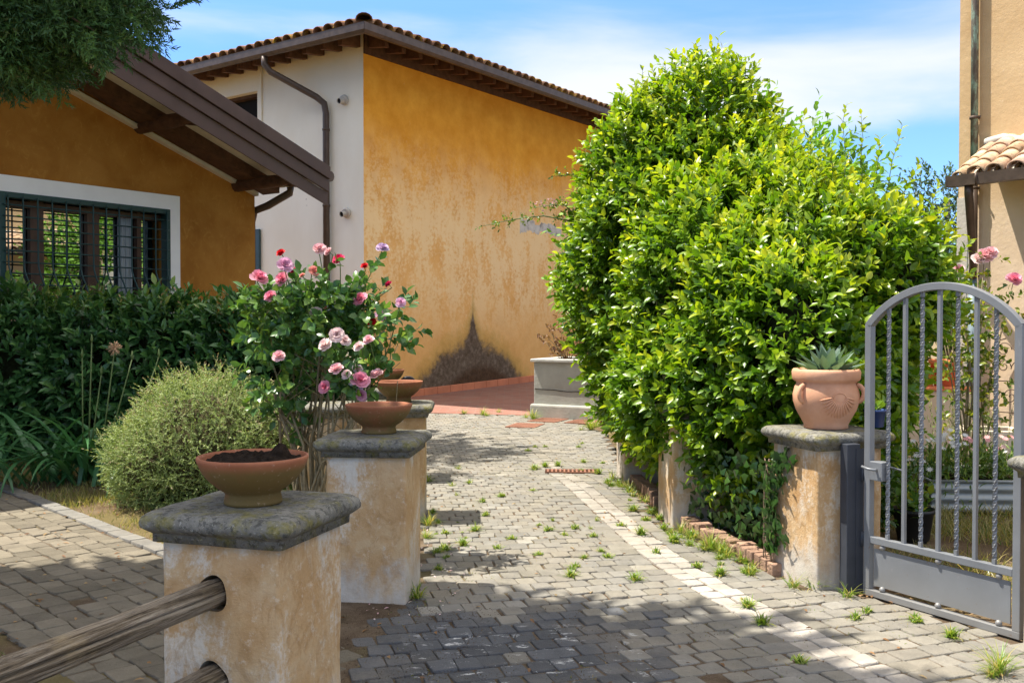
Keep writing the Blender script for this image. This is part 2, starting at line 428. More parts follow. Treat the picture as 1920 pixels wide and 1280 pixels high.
def gate_paint():
    m = Mat('grey_gate_paint'); n = m.noise(4, 5); f = m.noise(70, 4, .6, m.map((1, 1, .3)))
    c = m.ramp(n, [(.3, (.155, .165, .178)), (.7, (.205, .215, .225))])
    c = m.mix(m.math('MULTIPLY', m.smooth(f, .62, .74), .3), c, (.30, .30, .29))
    zz = m.sep()[2]; r = m.noise(22, 6, .75); c = m.mix(m.math('MULTIPLY', m.smooth(m.math('SUBTRACT', r, m.math('MULTIPLY', zz, .10)), .60, .68), .75), c, (.16, .075, .035))
    dst = m.math('MULTIPLY', m.math('SUBTRACT', 1, m.smooth(m.math('ADD', zz, m.math('MULTIPLY', n, .2)), .05, .34)), .4); c = m.mix(dst, c, (.30, .27, .22))
    return m.bsdf(c, .42, m.bump(f, .08, .003), .15, .5)
M['gate'] = gate_paint()
M['gate_dark'] = simple('dark_steel_post', (.045, .05, .062), .5, .1, .2, 8, .1)
M['green_frame'] = simple('green_frame_paint', (.010, .045, .042), .45, 0, .2, 8, .05)
M['grille'] = simple('grille_paint', (.02, .055, .052), .45, .2, .2, 8, .05)
M['brown_wood'] = simple('brown_window_wood', (.085, .045, .028), .55, 0, .3, 8, .2)
M['curtain'] = simple('grey_curtain', (.32, .36, .38), .9, 0, .1, 8, .1)
def glass():
    m = Mat('window_glass'); b = m.n('BsdfGlossy'); b.inputs['Roughness'].default_value = .015; b.inputs[0].default_value = (.75, .8, .8, 1)
    d = m.n('BsdfDiffuse'); d.inputs[0].default_value = (.006, .007, .007, 1)
    x = m.n('MixShader'); x.inputs[0].default_value = .62
    m.lk(d.outputs[0], x.inputs[1]); m.lk(b.outputs[0], x.inputs[2]); m.t.links.new(x.outputs[0], m.out.inputs[0]); return m.m
M['glass'] = glass()
M['black_void'] = simple('dark_interior', (.008, .007, .006), 1, 0, .2, 8, 0)
def paver_mat():
    m = Mat('basalt_paver'); p = m.pos(); x, y, z = m.sep(p); t = m.attr()
    a = m.noise(9, 5, .6, p); f = m.noise(130, 4, .7, p); d = m.noise(1.3, 6, .65, p); sp = m.noise(300, 2, .6, p)
    c = m.mix(1, t, m.ramp(a, [(.3, .82), (.7, 1.12)]), 'MULTIPLY')
    c = m.mix(m.math('MULTIPLY', m.smooth(d, .42, .68), .4), c, (.28, .24, .18))
    c = m.mix(m.math('MULTIPLY', m.smooth(sp, .62, .72), .35), c, (.42, .39, .33))
    wn = m.noise(6.5, 6, .8, m.map((1, 2.2, 1), (0, 0, 0), p))
    reg = m.math('MULTIPLY', m.math('MULTIPLY', m.smooth(x, -.65, -.25), m.math('SUBTRACT', 1, m.smooth(x, .45, .8))), m.math('SUBTRACT', 1, m.smooth(y, 4.35, 4.75)))
    c = m.mix(m.math('MULTIPLY', m.math('MULTIPLY', m.smooth(wn, .57, .64), reg), .85), c, (.70, .70, .67))
    return m.bsdf(c, .85, m.bump(m.math('ADD', m.math('ADD', f, m.math('MULTIPLY', m.noise(38, 5, .7, p), 1.6)), m.math('MULTIPLY', a, 1.5)), .9, .008), 0, .25)
M['paver'] = paver_mat()
def bed_mat():
    m = Mat('sandy_joint_fill'); p = m.pos(); a = m.noise(5, 6, .7, p); f = m.noise(160, 4, .7, p); b = m.noise(1.2, 5, .6, p)
    c = m.ramp(a, [(.3, (.075, .05, .03)), (.5, (.13, .092, .058)), (.7, (.20, .155, .105))])
    c = m.mix(m.math('MULTIPLY', m.smooth(b, .52, .66), .35), c, (.15, .15, .055))
    c = m.mix(m.math('MULTIPLY', m.smooth(f, .58, .68), .5), c, (.32, .27, .20))
    return m.bsdf(c, .95, m.bump(m.math('ADD', f, a), .9, .012), 0, .2)
M['bed'] = bed_mat()
def dirt_mat():
    m = Mat('dry_earth'); p = m.pos(); a = m.noise(2.2, 7, .7, p); f = m.noise(70, 5, .75, p); b = m.noise(.9, 5, .6, p)
    c = m.ramp(a, [(.3, (.12, .075, .042)), (.5, (.21, .145, .085)), (.7, (.31, .24, .15))])
    c = m.mix(m.math('MULTIPLY', m.smooth(b, .45, .6), .55), c, (.22, .19, .06))
    c = m.mix(m.math('MULTIPLY', m.smooth(f, .58, .7), .5), c, (.44, .36, .25))
    return m.bsdf(c, .95, m.bump(m.math('ADD', f, a), 1.0, .03), 0, .15)
M['dirt'] = dirt_mat()
def terrace_mat():
    m = Mat('terracotta_terrace_tile'); p = m.pos(); br = m.n('TexBrick'); m.lk(m.map((1, 1, 1), (0, 0, 0), p), br.inputs[0])
    br.inputs['Scale'].default_value = 1.0; br.inputs['Brick Width'].default_value = .3; br.inputs['Row Height'].default_value = .15; br.inputs['Mortar Size'].default_value = .006
    br.inputs[1].default_value = (.27, .115, .08, 1); br.inputs[2].default_value = (.21, .095, .07, 1); br.inputs[3].default_value = (.22, .15, .11, 1)
    a = m.noise(3, 6, .65, p); c = m.mix(m.math('MULTIPLY', m.smooth(a, .4, .7), .5), br.outputs[0], (.28, .18, .14))
    return m.bsdf(c, .8, m.bump(m.noise(30, 4, .6, p), .3, .005), 0, .3)
M['terrace'] = terrace_mat()
M['skirting'] = simple('terracotta_skirting', (.55, .19, .09), .8, 0, .25, 2.2, .2)
M['concrete'] = simple('weathered_cement', (.40, .395, .35), .9, 0, .2, 3.5, .5, .2, .008)
M['concrete_top'] = simple('pale_cement', (.50, .49, .45), .9, 0, .2, 5, .5, .2, .008)
M['trough'] = simple('travertine', (.60, .50, .38), .9, 0, .2, 6, .6, .2, .008)
M['brick'] = simple('tufa_brick', (.30, .19, .13), .95, 0, .5, 9, .9, .2, .015)
M['rust'] = simple('rusty_plate', (.26, .12, .075), .85, .2, .35, 6, .4)
M['zinc'] = simple('galvanised_sheet', (.30, .31, .29), .5, .4, .15, 5, .1)
M['black_plastic'] = simple('black_plastic', (.015, .015, .016), .5, 0, .2, 8, .05)
M['blue_glaze'] = simple('blue_glaze', (.03, .06, .17), .3, 0, .25, 8, .05)
M['lamp_black'] = simple('black_enamel', (.012, .012, .014), .35, 0, .2, 8, .05)
M['lens'] = simple('frosted_lens', (.55, .56, .55), .25, 0, .1, 8, .02)
M['shutter'] = simple('blue_green_shutter', (.035, .075, .085), .5, 0, .2, 8, .1)

# ------------------------------------------------------------------ camera, sun, sky
cam = bpy.data.cameras.new('camera'); cam.sensor_width = 36; cam.lens = 36 * F / 1920; cam.clip_end = 2000; cam.clip_start = .05
co = bpy.data.objects.new('camera', cam); COL.objects.link(co); co.location = (0, 0, CAMZ); co.rotation_euler = (math.pi / 2 - PITCH, 0, 0)
SC.camera = co
SUN = Vector((-.39, .10, .905)).normalized()
sl = bpy.data.lights.new('sun', 'SUN'); sl.energy = 2.6; sl.angle = R(.53); sl.color = (1, .94, .84)
so = bpy.data.objects.new('sun', sl); COL.objects.link(so); so.rotation_euler = SUN.to_track_quat('Z', 'Y').to_euler(); so.location = SUN * 40
w = bpy.data.worlds.new('World'); SC.world = w; w.use_nodes = True
wt = w.node_tree; wt.nodes.clear()
def wn(k, **kw):
    x = wt.nodes.new('ShaderNode' + k)
    for a, b in kw.items(): setattr(x, a, b)
    return x
sky = wn('TexSky', sky_type='NISHITA', sun_disc=False); sky.sun_elevation = math.asin(SUN.z); sky.sun_rotation = math.atan2(SUN.x, SUN.y)
sky.altitude = 50; sky.air_density = 1.0; sky.dust_density = .4; sky.ozone_density = 3.2
bg = wn('Background'); bg.inputs[1].default_value = .15; wo = wn('OutputWorld')
tc = wn('TexCoord'); mp = wn('Mapping'); mp.inputs['Scale'].default_value = (1.2, 1.2, 5.5); mp.inputs['Location'].default_value = (.35, .1, .28)
mp.inputs['Rotation'].default_value = (0, R(9), 0)
wt.links.new(tc.outputs['Generated'], mp.inputs[0])
cn = wn('TexNoise'); cn.inputs['Scale'].default_value = 1.5; cn.inputs['Detail'].default_value = 7; cn.inputs['Roughness'].default_value = .52; cn.inputs['Distortion'].default_value = .5
wt.links.new(mp.outputs[0], cn.inputs['Vector'])
sx = wn('SeparateXYZ'); wt.links.new(tc.outputs['Generated'], sx.inputs[0])
def wmath(op, a, b):
    x = wn('Math', operation=op)
    for i, v in enumerate((a, b)):
        if isinstance(v, (int, float)): x.inputs[i].default_value = v
        else: wt.links.new(v, x.inputs[i])
    return x.outputs[0]
def wsm(v, a, b):
    x = wn('MapRange', interpolation_type='SMOOTHSTEP'); wt.links.new(v, x.inputs[0]); x.inputs[1].default_value = a; x.inputs[2].default_value = b; return x.outputs[0]
# a bank of cloud low in the sky to the right of the view, thin veils above it
bank = wmath('MULTIPLY', wmath('MULTIPLY', wsm(sx.outputs[2], .165, .205), wmath('SUBTRACT', 1, wsm(sx.outputs[2], .235, .34))), wsm(sx.outputs[0], -.12, .12))
dens = wmath('ADD', cn.outputs[0], wmath('MULTIPLY', bank, .35))
cm = wmath('MULTIPLY', wsm(dens, .46, .84), .92)
mx = wn('Mix', data_type='RGBA'); wt.links.new(cm, mx.inputs[0]); 
low = wn('Mix', data_type='RGBA', blend_type='MULTIPLY'); wt.links.new(wmath('SUBTRACT', 1, wsm(sx.outputs[2], .25, .75)), low.inputs[0]); wt.links.new(sky.outputs[0], low.inputs[6]); low.inputs[7].default_value = (.25, .335, .47, 1)   # clear deep blue air low down
fill_sky = wn('Mix', data_type='RGBA'); wt.links.new(wmath('MULTIPLY', wsm(sx.outputs[2], .36, .65), .8), fill_sky.inputs[0]); wt.links.new(low.outputs[2], fill_sky.inputs[6]); fill_sky.inputs[7].default_value = (3.1, 2.85, 2.5, 1)   # pale layer added overhead, out of view, to brighten the shade
wt.links.new(fill_sky.outputs[2], mx.inputs[6]); mx.inputs[7].default_value = (1.75, 1.78, 1.82, 1)
wt.links.new(mx.outputs[2], bg.inputs[0]); wt.links.new(bg.outputs[0], wo.inputs[0])
SC.view_settings.view_transform = 'Standard'; SC.view_settings.look = 'None'; SC.view_settings.gamma = 1; SC.view_settings.exposure = 1.98
SC.cycles.max_bounces = 8; SC.cycles.diffuse_bounces = 4; SC.cycles.transmission_bounces = 4
try: SC.cycles.use_denoising = True
except Exception: pass

# ------------------------------------------------------------------ ground, driveway, path, terrace
def smooth_curve(pts, step=.02):
    """Catmull-Rom through (x, y) points, resampled by arc length"""
    P = [np.array(p, float) for p in pts]; P = [2 * P[0] - P[1]] + P + [2 * P[-1] - P[-2]]
    out = []
    for i in range(1, len(P) - 2):
        for t in np.linspace(0, 1, 40, endpoint=False):
            a, b, c, d = P[i - 1:i + 3]
            out.append(.5 * (2 * b + (c - a) * t + (2 * a - 5 * b + 4 * c - d) * t * t + (3 * b - a - 3 * c + d) * t ** 3))
    out = np.array(out + [P[-2]]); s = np.concatenate([[0], np.cumsum(np.linalg.norm(np.diff(out, axis=0), axis=1))])
    q = np.arange(0, s[-1], step); return np.stack([np.interp(q, s, out[:, 0]), np.interp(q, s, out[:, 1])], 1)
def inside(p, poly):
    x, y = p; c = False
    for i in range(len(poly)):
        x1, y1 = poly[i]; x2, y2 = poly[i - 1]
        if (y1 > y) != (y2 > y) and x < (x2 - x1) * (y - y1) / (y2 - y1) + x1: c = not c
    return c
gm = MB(); gm.add([(-150, -60, -.06), (150, -60, -.06), (150, 260, -.06), (-150, 260, -.06)], [(0, 1, 2, 3)])
tag(gm.build('ground', M['dirt']), kind='structure')

def stone(mb, q, z, col, gap=.0055, bev=.007):
    """one bevelled paver from 4 plan corners"""
    c = sum(q, Vector((0, 0))) / 4; v = []
    tz = random.gauss(0, .0022)
    tx, ty = random.gauss(0, .013), random.gauss(0, .013)
    def ring(ins, zz):
        for p in q:
            d = (c - p); l = d.length
            pp = p + d * (ins / l)
            v.append((pp.x, pp.y, zz + tz + (pp - c).x * tx + (pp - c).y * ty))
    def cut(ins, zz, f):   # chamfered corners -> 8 points
        for i, p in enumerate(q):
            a, b = q[i - 1], q[(i + 1) % 4]
            for o in (a, b):
                e = p + (o - p).normalized() * f; d = c - e
                pp = e + d.normalized() * ins
                v.append((pp.x, pp.y, zz + tz + (pp - c).x * tx + (pp - c).y * ty))
    cf = random.uniform(.004, .011); cut(gap, z - .05, cf); cut(gap, z - .006, cf); cut(gap + bev * .35, z - .0012, cf * 1.2); cut(gap + bev * .8, z, cf * 1.3)
    fs = []
    for r in range(3):
        for k in range(8):
            k2 = (k + 1) % 8; fs.append((r * 8 + k, r * 8 + k2, (r + 1) * 8 + k2, (r + 1) * 8 + k))
    mb.add(v, fs, 0, col, True); n0 = len(mb.v) - len(v)
    mb.f.append([n0 + 24 + k for k in range(8)]); mb.mi.append(0); mb.c.append(col); mb.sm.append(False)
def gcol(lo=.178, hi=.232):
    g = random.uniform(lo, hi); wv = random.uniform(.0, .03)
    return (g * 1.05 + wv * .6, g * 1.0 + wv * .3, g * .88 - wv * .3)
STRIP = smooth_curve([(2.6, 1.0), (2.18, 2.4), (1.66, 3.87), (1.40, 4.62), (1.09, 5.74), (.92, 6.87), (.68, 8.7), (.47, 9.85), (.18, 12.0), (-.2, 14.2), (-.5, 16)])
DRIVE = [(-1.3, 1.2), (-.8, 2.5), (-.62, 3.4), (-.70, 4.6), (-.52, 5.0), (-.50, 5.9), (-.66, 7.0), (-.74, 8.0), (-1.0, 9.3), (-1.35, 10.9), (-1.9, 13), (-2.4, 15.6), (.3, 15.0), (.9, 14.5), (1.2, 12.5), (1.1, 9.8), (1.02, 8.8), (1.05, 7.4), (1.12, 6.75), (1.36, 6.0), (1.55, 5.3), (1.9, 5.05), (2.3, 4.4), (3.2, 2.8), (3.6, 1.2)]
dv = MB(); ROW, CW_ = .12, .112
tan = np.gradient(STRIP, axis=0); tan /= np.linalg.norm(tan, axis=1)[:, None]
kk = np.ones(41) / 41
tan = np.stack([np.convolve(np.pad(tan[:, i], 20, 'edge'), kk, 'valid') for i in (0, 1)], 1)
STEP = 6; NR = (len(STRIP) - 1) // STEP
def sp(i, k):
    i = max(0, min(len(STRIP) - 1, int(round(i)))); t = tan[i]; nrm_ = np.array((-t[1], t[0])); p = STRIP[i] + nrm_ * k
    return Vector(p)
for i in range(NR):
    off = (i % 2) * .5
    for j in range(-16, 34):
        k0 = (j + (off if j > 1 else -off if j < -1 else 0)) * CW_; k1 = k0 + CW_
        if j == 2: k0 = 2 * CW_
        if j == -2: k1 = -CW_
        jj = [random.gauss(0, .0045) for _ in range(8)]
        q = [sp(i * STEP, k0), sp(i * STEP, k1), sp((i + 1) * STEP, k1), sp((i + 1) * STEP, k0)]
        q = [p + Vector((jj[a * 2], jj[a * 2 + 1])) for a, p in enumerate(q)]
        q = q[::-1] if (q[1] - q[0]).cross(q[2] - q[1]) < 0 else q
        c = sum(q, Vector((0, 0))) / 4
        if not inside(c, DRIVE): continue
        white = j in (0, 1) and c.y < 10.2 and c.y > 2.0
        wv_ = random.uniform(.82, 1.08); fade = max(.62, min(1, 1.25 - c.y * .06)); col = (.46 * wv_ * fade, .42 * wv_ * fade, .36 * wv_ * fade) if white else gcol()
        if not white and random.random() < .03: col = gcol(.25, .29)
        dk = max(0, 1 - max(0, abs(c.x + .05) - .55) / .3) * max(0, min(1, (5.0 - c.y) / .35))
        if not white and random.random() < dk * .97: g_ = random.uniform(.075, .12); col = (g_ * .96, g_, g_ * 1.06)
        und = .005 * mnoise.noise(Vector((c.x * .9, c.y * .9, 0)))
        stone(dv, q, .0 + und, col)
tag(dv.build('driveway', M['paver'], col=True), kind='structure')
# path on the left
pv = MB()
PATH = [(-8.7, 12.5), (-4.75, 8.62), (-2.35, 6.12), (-1.25, 5.55), (-.98, 5.5), (-.98, 4.95), (-.72, 4.6), (-.66, 3.5), (-1.16, 3.45), (-1.6, 3.62), (-2.7, 4.75), (-6.5, 8.7)]
pd = Vector((.69, -.72)).normalized(); pn = Vector((pd.y, -pd.x)); po = Vector((-4.75, 8.62))
for i in range(-50, 80):
    for j in range(0, 34):
        s0 = (i + .5 * (j % 2)) * .15; t0 = -.02 - j * .128
        q = [po + pd * (s0 + a) - pn * (t0 - b) * -1 if False else po + pd * (s0 + a) + Vector((-.72, -.69)).normalized() * (j * .128 + b) for a, b in ((0, 0), (.15, 0), (.15, .128), (0, .128))]
        q = [p + Vector((random.gauss(0, .006), random.gauss(0, .006))) for p in q]
        if (q[1] - q[0]).cross(q[2] - q[1]) < 0: q = q[::-1]
        c = sum(q, Vector((0, 0))) / 4
        if not inside(c, PATH) or random.random() < .002: continue
        g = random.uniform(.11, .18); stone(pv, q, .006 * mnoise.noise(Vector((c.x * 1.1, c.y * 1.1, 3))), (g * 1.25, g * 1.08, g * .78))
# kerb course along the far edge
for i in range(-30, 28):
    q = [po + pd * (i * .2 + a) + Vector((.72, .69)).normalized() * b for a, b in ((0, .01), (.2, .01), (.2, .13), (0, .13))]
    c = sum(q, Vector((0, 0))) / 4
    if c.x > -2.0: continue
    if (q[1] - q[0]).cross(q[2] - q[1]) < 0: q = q[::-1]
    g = random.uniform(.17, .24); stone(pv, q, .012, (g, g * .95, g * .84))
tag(pv.build('path', M['paver'], col=True), kind='structure')
# joint fill: a gently uneven sheet that buries some stones in dust
def dust(x, y):
    n = mnoise.noise(Vector((x * 1.1, y * 1.1, 7))) + .5 * mnoise.noise(Vector((x * 3, y * 3, 2)))
    z = -.0115 + .004 * n
    b = max(0, 1 - ((x - .55) / .7) ** 2 - ((y - 4.15) / .6) ** 2); z += .0075 * min(1, b * 2.0) * (0.7 + .6 * n)
    b = max(0, 1 - ((x + .85) / .42) ** 2 - ((y - 4.55) / .75) ** 2); z += .013 * min(1, b * 1.6) * (.8 + .5 * n)
    b = max(0, 1 - ((x + 2.3) / 1.1) ** 2 - ((y - 4.0) / .7) ** 2); z += .008 * min(1, b * 1.6) * (.6 + n)
    return z
xs = np.arange(-9, 4.2, .07); ys = np.arange(1.0, 16, .07)
bv = [(x, y, dust(x, y) - .0 + .002 * random.random()) for y in ys for x in xs]; nx = len(xs)
bf = [(j * nx + i, j * nx + i + 1, (j + 1) * nx + i + 1, (j + 1) * nx + i) for j in range(len(ys) - 1) for i in range(nx - 1) if inside((xs[i], ys[j]), DRIVE) or inside((xs[i], ys[j]), PATH) or (-1.7 < xs[i] < -.2 and 1.5 < ys[j] < 9.3)]
bm_ = MB(); bm_.add(bv, bf, 0, None, True); tag(bm_.build('driveway_bed', M['bed']), kind='structure')
# garden soil left and right (uneven)
def soil_sheet(name, poly, z0, amp, st=.12):
    xs_ = np.arange(min(p[0] for p in poly), max(p[0] for p in poly), st); ys_ = np.arange(min(p[1] for p in poly), max(p[1] for p in poly), st); n_ = len(xs_)
    v = [(x, y, z0 + amp * (mnoise.noise(Vector((x * 1.2, y * 1.2, 1))) + .5 * mnoise.noise(Vector((x * 4, y * 4, 1))))) for y in ys_ for x in xs_]
    f = [(j * n_ + i, j * n_ + i + 1, (j + 1) * n_ + i + 1, (j + 1) * n_ + i) for j in range(len(ys_) - 1) for i in range(n_ - 1) if inside((xs_[i], ys_[j]), poly)]
    b = MB(); b.add(v, f, 0, None, True); return tag(b.build(name, M['dirt']), kind='structure')
soil_sheet('garden_soil', [(-9.0, 13.0), (-4.80, 8.60), (-2.36, 6.08), (-1.2, 5.7), (-.75, 7.2), (-1.0, 9), (-1.5, 11), (-2.2, 14), (-4.5, 15.5), (-9, 17)], -.012, .022)
soil_sheet('garden_soil', [(1.75, 5.3), (1.2, 7), (1.1, 9), (1.2, 12.5), (1.5, 14.5), (9, 15), (9, 3), (2.75, 3.6), (2.1, 4.9)], -.02, .02)
soil_sheet('garden_soil', [(-1.1, 3.9), (-2.4, 5.0), (-6.2, 8.9), (-9.5, 9), (-7, 1.4), (-1.3, 1.2), (-.6, 2.4), (-.7, 3.9)], -.012, .016)
# terrace of red tiles, rising a little towards the back right
D1 = Vector((.583, .813, 0)); N1 = Vector((.813, -.583, 0)); D2 = Vector((-.816, .577, 0)); N2 = Vector((-.577, -.816, 0)); C2 = Vector((-2.68, 17.4, 0))
tz = MB()
tp = [(-2.5, 15.75, .0), (.32, 15.0, .0), (4.5, 14.4, .0), (7, 22, .16)] + [tuple(C2 + D1 * 9 + Vector((0, 0, .20))), tuple(C2 + D1 * 3 + Vector((0, 0, .07))), tuple(C2 + Vector((0, 0, .0))), tuple(C2 + D2 * 2), (-4.5, 16.4, 0)]
tz.add(tp, [(0, 1, 5, 6), (1, 2, 3, 4, 5), (0, 6, 7, 8)]); tag(tz.build('terrace', M['terrace']), kind='structure')

# ------------------------------------------------------------------ back house
bh = empty('plastered_house', C2, 0, 'tall two storey house with weathered orange side wall and cream front under tiled eaves', 'house')
BI = C2
def B(s, o, z, side=1):
    d, n = (D1, N1) if side == 1 else (D2, N2)
    return d * s + n * o + Vector((0, 0, z))
L1, L2, HT = 12.0, 12.0, 6.66
# orange side: local x runs along the wall
wb = MB(); wb.box(0, L1, -.35, .0, -.3, HT)
ow = wb.build('wall', M['ochre_back'], bh); ow.rotation_euler = (0, 0, math.atan2(D1.y, D1.x)); ow['label'] = 'weathered orange plaster side wall with dark stain'
# box above spans y -.35..0 in local; outward normal of D1 is local -y, so shift inside
ow.location = Vector((-N1.x, -N1.y, 0)) * .35
# cream front with window opening: pieces round the opening, local x runs along D2, outward = local +y
wf = MB(); ang2 = math.atan2(D2.y, D2.x)
def s_on_front(px):   # distance along the front wall for a pixel column
    k = (px - 960) / F
    return (k * C2.y - C2.x) / (D2.x - k * D2.y)
s0, s1 = s_on_front(487), s_on_front(400)
def z_front(px, py):
    s = s_on_front(px); return at(px, py, C2.y + D2.y * s).z
wz1 = z_front(487, 170); wz0 = z_front(487, 262)
for (a, b, z0, z1) in ((0.002, s0, -.3, HT), (s1, L2, -.3, HT), (s0, s1, -.3, wz0), (s0, s1, wz1, HT)):
    wf.box(a, b, -.35, 0, z0, z1)
fw = wf.build('wall', M['white_wall'], bh); fw.rotation_euler = (0, 0, ang2); fw['label'] = 'cream plaster front wall'
# D2 = local x ; local y = (-D2.y, D2.x) = (-.577,-.816) = N2 outward
def onfront(mb, name, mat, parent=None, **k):
    o = mb.build(name, mat, parent or bh, **k)
    if (parent or bh) == bh: o.rotation_euler = (0, 0, ang2)
    return o
wi = MB(); wi.box(s0 - .0, s0 + .06, -.30, -.14, wz0, wz1); wi.box(s1 - .06, s1, -.30, -.14, wz0, wz1); wi.box(s0 + .06, s1 - .06, -.30, -.14, wz1 - .06, wz1)
wo_ = onfront(wi, 'window', M['dark_wood'])
pn_ = MB(); pn_.box(s0 + .061, s1 - .061, -.34, -.3, wz0, wz1); onfront(pn_, 'pane', M['black_void'], wo_)
# raised plaster band round the window
tr = MB(); q = s_on_front(500)
tr.box(s0 - .0 - .12, s0 - .0, .0, .03, wz0 - .6, HT - .02)
onfront(tr, 'window_band', M['white_wall'])
# old vent pipes
for (px, py) in ((648, 190), (652, 401)):
    s = s_on_front(px); z = z_front(px, py)
    v = MB(); 
    v.tube([(s, .0, z + .02), (s, .055, z)], [.10, .085], 14); v.tube([(s + .01, .05, z), (s + .015, .14, z - .02)], [.055, .05], 12, caps=False)
    onfront(v, 'vent', M['stone_quoin'])
    d = MB(); d.tube([(s + .01, .06, z), (s + .0145, .12, z - .015)], .048, 12); onfront(d, 'vent_mouth', M['black_void'])
# shutter at ground floor
sA, sB = s_on_front(491), s_on_front(470)
sh = MB(); sh.box(sA, sB, .012, .06, z_front(487, 520), z_front(487, 430), m=None); onfront(sh, 'shutter', M['shutter'], bevel=.006)
# roof: boards, rafters, gutter, tiles on both sides with a hip between
OV = .62; ze = 6.52; SL = .36
rf = MB()
hipo = OV
def eave(side, s, o, z): return B(s, o, z, side)
# roof planes (thick slab) reaching back to an inner ridge
def rp(side, s, back):   # point on roof plane: back = distance behind gutter line
    return B(s, OV - back, ze + SL * back, side)
cornerG = N1 * OV + N2 * OV
top = cornerG - (N1 + N2) * 5 + Vector((0, 0, ze + SL * 5))
c0 = cornerG + Vector((0, 0, ze))
e1 = B(L1 + .5, OV, ze); e1b = B(L1 + .5, OV - 5, ze + SL * 5); e2 = B(L2 + .5, OV, ze, 2); e2b = B(L2 + .5, OV - 5, ze + SL * 5, 2)
def slab(mb, pts, th):
    dn = Vector((0, 0, -th)); n = len(pts); vs = [Vector(p) for p in pts] + [Vector(p) + dn for p in pts]
    mb.add(vs, [tuple(range(n)), tuple(range(2 * n - 1, n - 1, -1))] + [(i, n + i, n + (i + 1) % n, (i + 1) % n) for i in range(n)])
slab(rf, [c0, e1, e1b, top], .05); slab(rf, [c0, top, e2b, e2], .05)
rb_ = rf.build('roof_deck', M['rafter'], bh)
tl = MB()
def cover(mb, p0, p1, up, r0, r1, col, n=7, th=.014):
    """half-round cover tile from p0 (lower) to p1 with thickness at its lower end"""
    ax = (p1 - p0).normalized(); sd = ax.cross(up).normalized(); nn = sd.cross(ax)
    vs = []
    for p, r in ((p0, r0), (p1, r1)):
        for rr in (r, r - th):
            for k in range(n + 1):
                a = math.pi * k / n; vs.append(p + sd * math.cos(a) * rr + nn * math.sin(a) * rr * .8)
    m_ = n + 1; fs = []
    for k in range(n):
        fs.append((k, k + 1, 2 * m_ + k + 1, 2 * m_ + k)); fs.append((m_ + k + 1, m_ + k, 3 * m_ + k, 3 * m_ + k + 1)); fs.append((k + 1, k, m_ + k, m_ + k + 1))
        fs.append((2 * m_ + k, 2 * m_ + k + 1, 3 * m_ + k + 1, 3 * m_ + k))
    mb.add(vs, fs, 0, col, True)
for side in (1, 2):
    d, n = (D1, N1) if side == 1 else (D2, N2)
    upn = (Vector((0, 0, 1)) + n * SL).normalized()
    S = -OV + .22
    while S < (L1 if side == 1 else L2):
        for c in range(7):
            b0 = -.07 + c * .36
            hip_lim = S + OV
            if b0 > hip_lim + .1: break
            t = random.uniform(.7, 1.15); cl = (t, t * random.uniform(.9, 1), t * random.uniform(.8, 1))
            if hip_lim - b0 < .14: break
            ln_ = min(.42, hip_lim - b0 + .04)
            p0 = rp(side, S + random.gauss(0, .008), b0 - .04) + upn * (.075 + random.uniform(0, .02)); p1 = rp(side, S + random.gauss(0, .004), b0 + ln_) + upn * (.05)
            cover(tl, p0, p1, upn, .125, .10, cl, 7, .018)
            # channel tile below, concave, offset by half a pitch
            q0 = rp(side, S + .13, b0 + .02) + upn * .06; q1 = rp(side, S + .13, b0 + ln_) + upn * .05
            cover(tl, q0, q1, -upn, .075, .085, (t * .8, t * .75, t * .7), 5)
        S += .26
# hip cap tiles
hd = (-(N1 + N2) + Vector((0, 0, SL))).normalized()
for c in range(12):
    p0 = c0 + hd * (c * .36 - .10) + Vector((0, 0, .11)); t = random.uniform(.7, 1.1)
    cover(tl, p0, p0 + hd * .42 + Vector((0, 0, -.01)), Vector((0, 0, 1)), .15, .12, (t, t * .95, t * .9))
tl.build('roof_tiles', M['tile_dark'], bh, col=True)
for side, LL in ((1, L1), (2, L2)):
    s = .12
    while s < LL:
        m_ = MB(); d, n = (D1, N1) if side == 1 else (D2, N2)
        pts = []
        for z, sl_c in ((-.22, .10), (-.055, 0)):
            for (ds, bk) in ((-.05, .16), (.05, .16), (.05, .75), (-.05, .75)):
                p = rp(side, s + ds, bk); pts.append(p + Vector((0, 0, z - sl_c * (bk - .16) * 2.2)))
        m_.hexa(pts); m_.build('rafter', M['rafter'], bh)
        s += .46
wp = MB()
wp.hexa([B(0, .05, 6.30), B(L1, .05, 6.30), B(L1, .003, 6.30), B(0, .003, 6.30), B(0, .05, 6.66), B(L1, .05, 6.66), B(L1, .003, 6.66), B(0, .003, 6.66)])
wp.build('wall_plate', M['dark_wood'], bh)
# gutters: half-round channels wrapped round the corner
gt = MB()
for side, LL in ((1, L1 + .5), (2, L2 + .5)):
    d, n = (D1, N1) if side == 1 else (D2, N2)
    prof = [(OV + .01, ze + .0), (OV + .01, ze - .10), (OV + .05, ze - .15), (OV + .11, ze - .15), (OV + .15, ze - .10), (OV + .155, ze + .025), (OV + .165, ze + .03), (OV + .145, ze + .02), (OV + .135, ze - .08), (OV + .025, ze - .09), (OV + .025, ze)]
    vs = []
    for s_end in (0, 1):
        for (o, z) in prof:
            s = (-o) if s_end == 0 else LL   # mitred at the corner
            vs.append(B(s, o, z, side))
    k = len(prof); fs = [(i, (i + 1) % k, k + (i + 1) % k, k + i) for i in range(k)] + [tuple(range(k)), tuple(range(2 * k - 1, k - 1, -1))]
    gt.add(vs, fs)
gt.build('gutter', M['gutter'], bh, bevel=.008)
dp = MB(); sp_, zz = s_on_front(619), z_front
s_top = s_on_front(552)
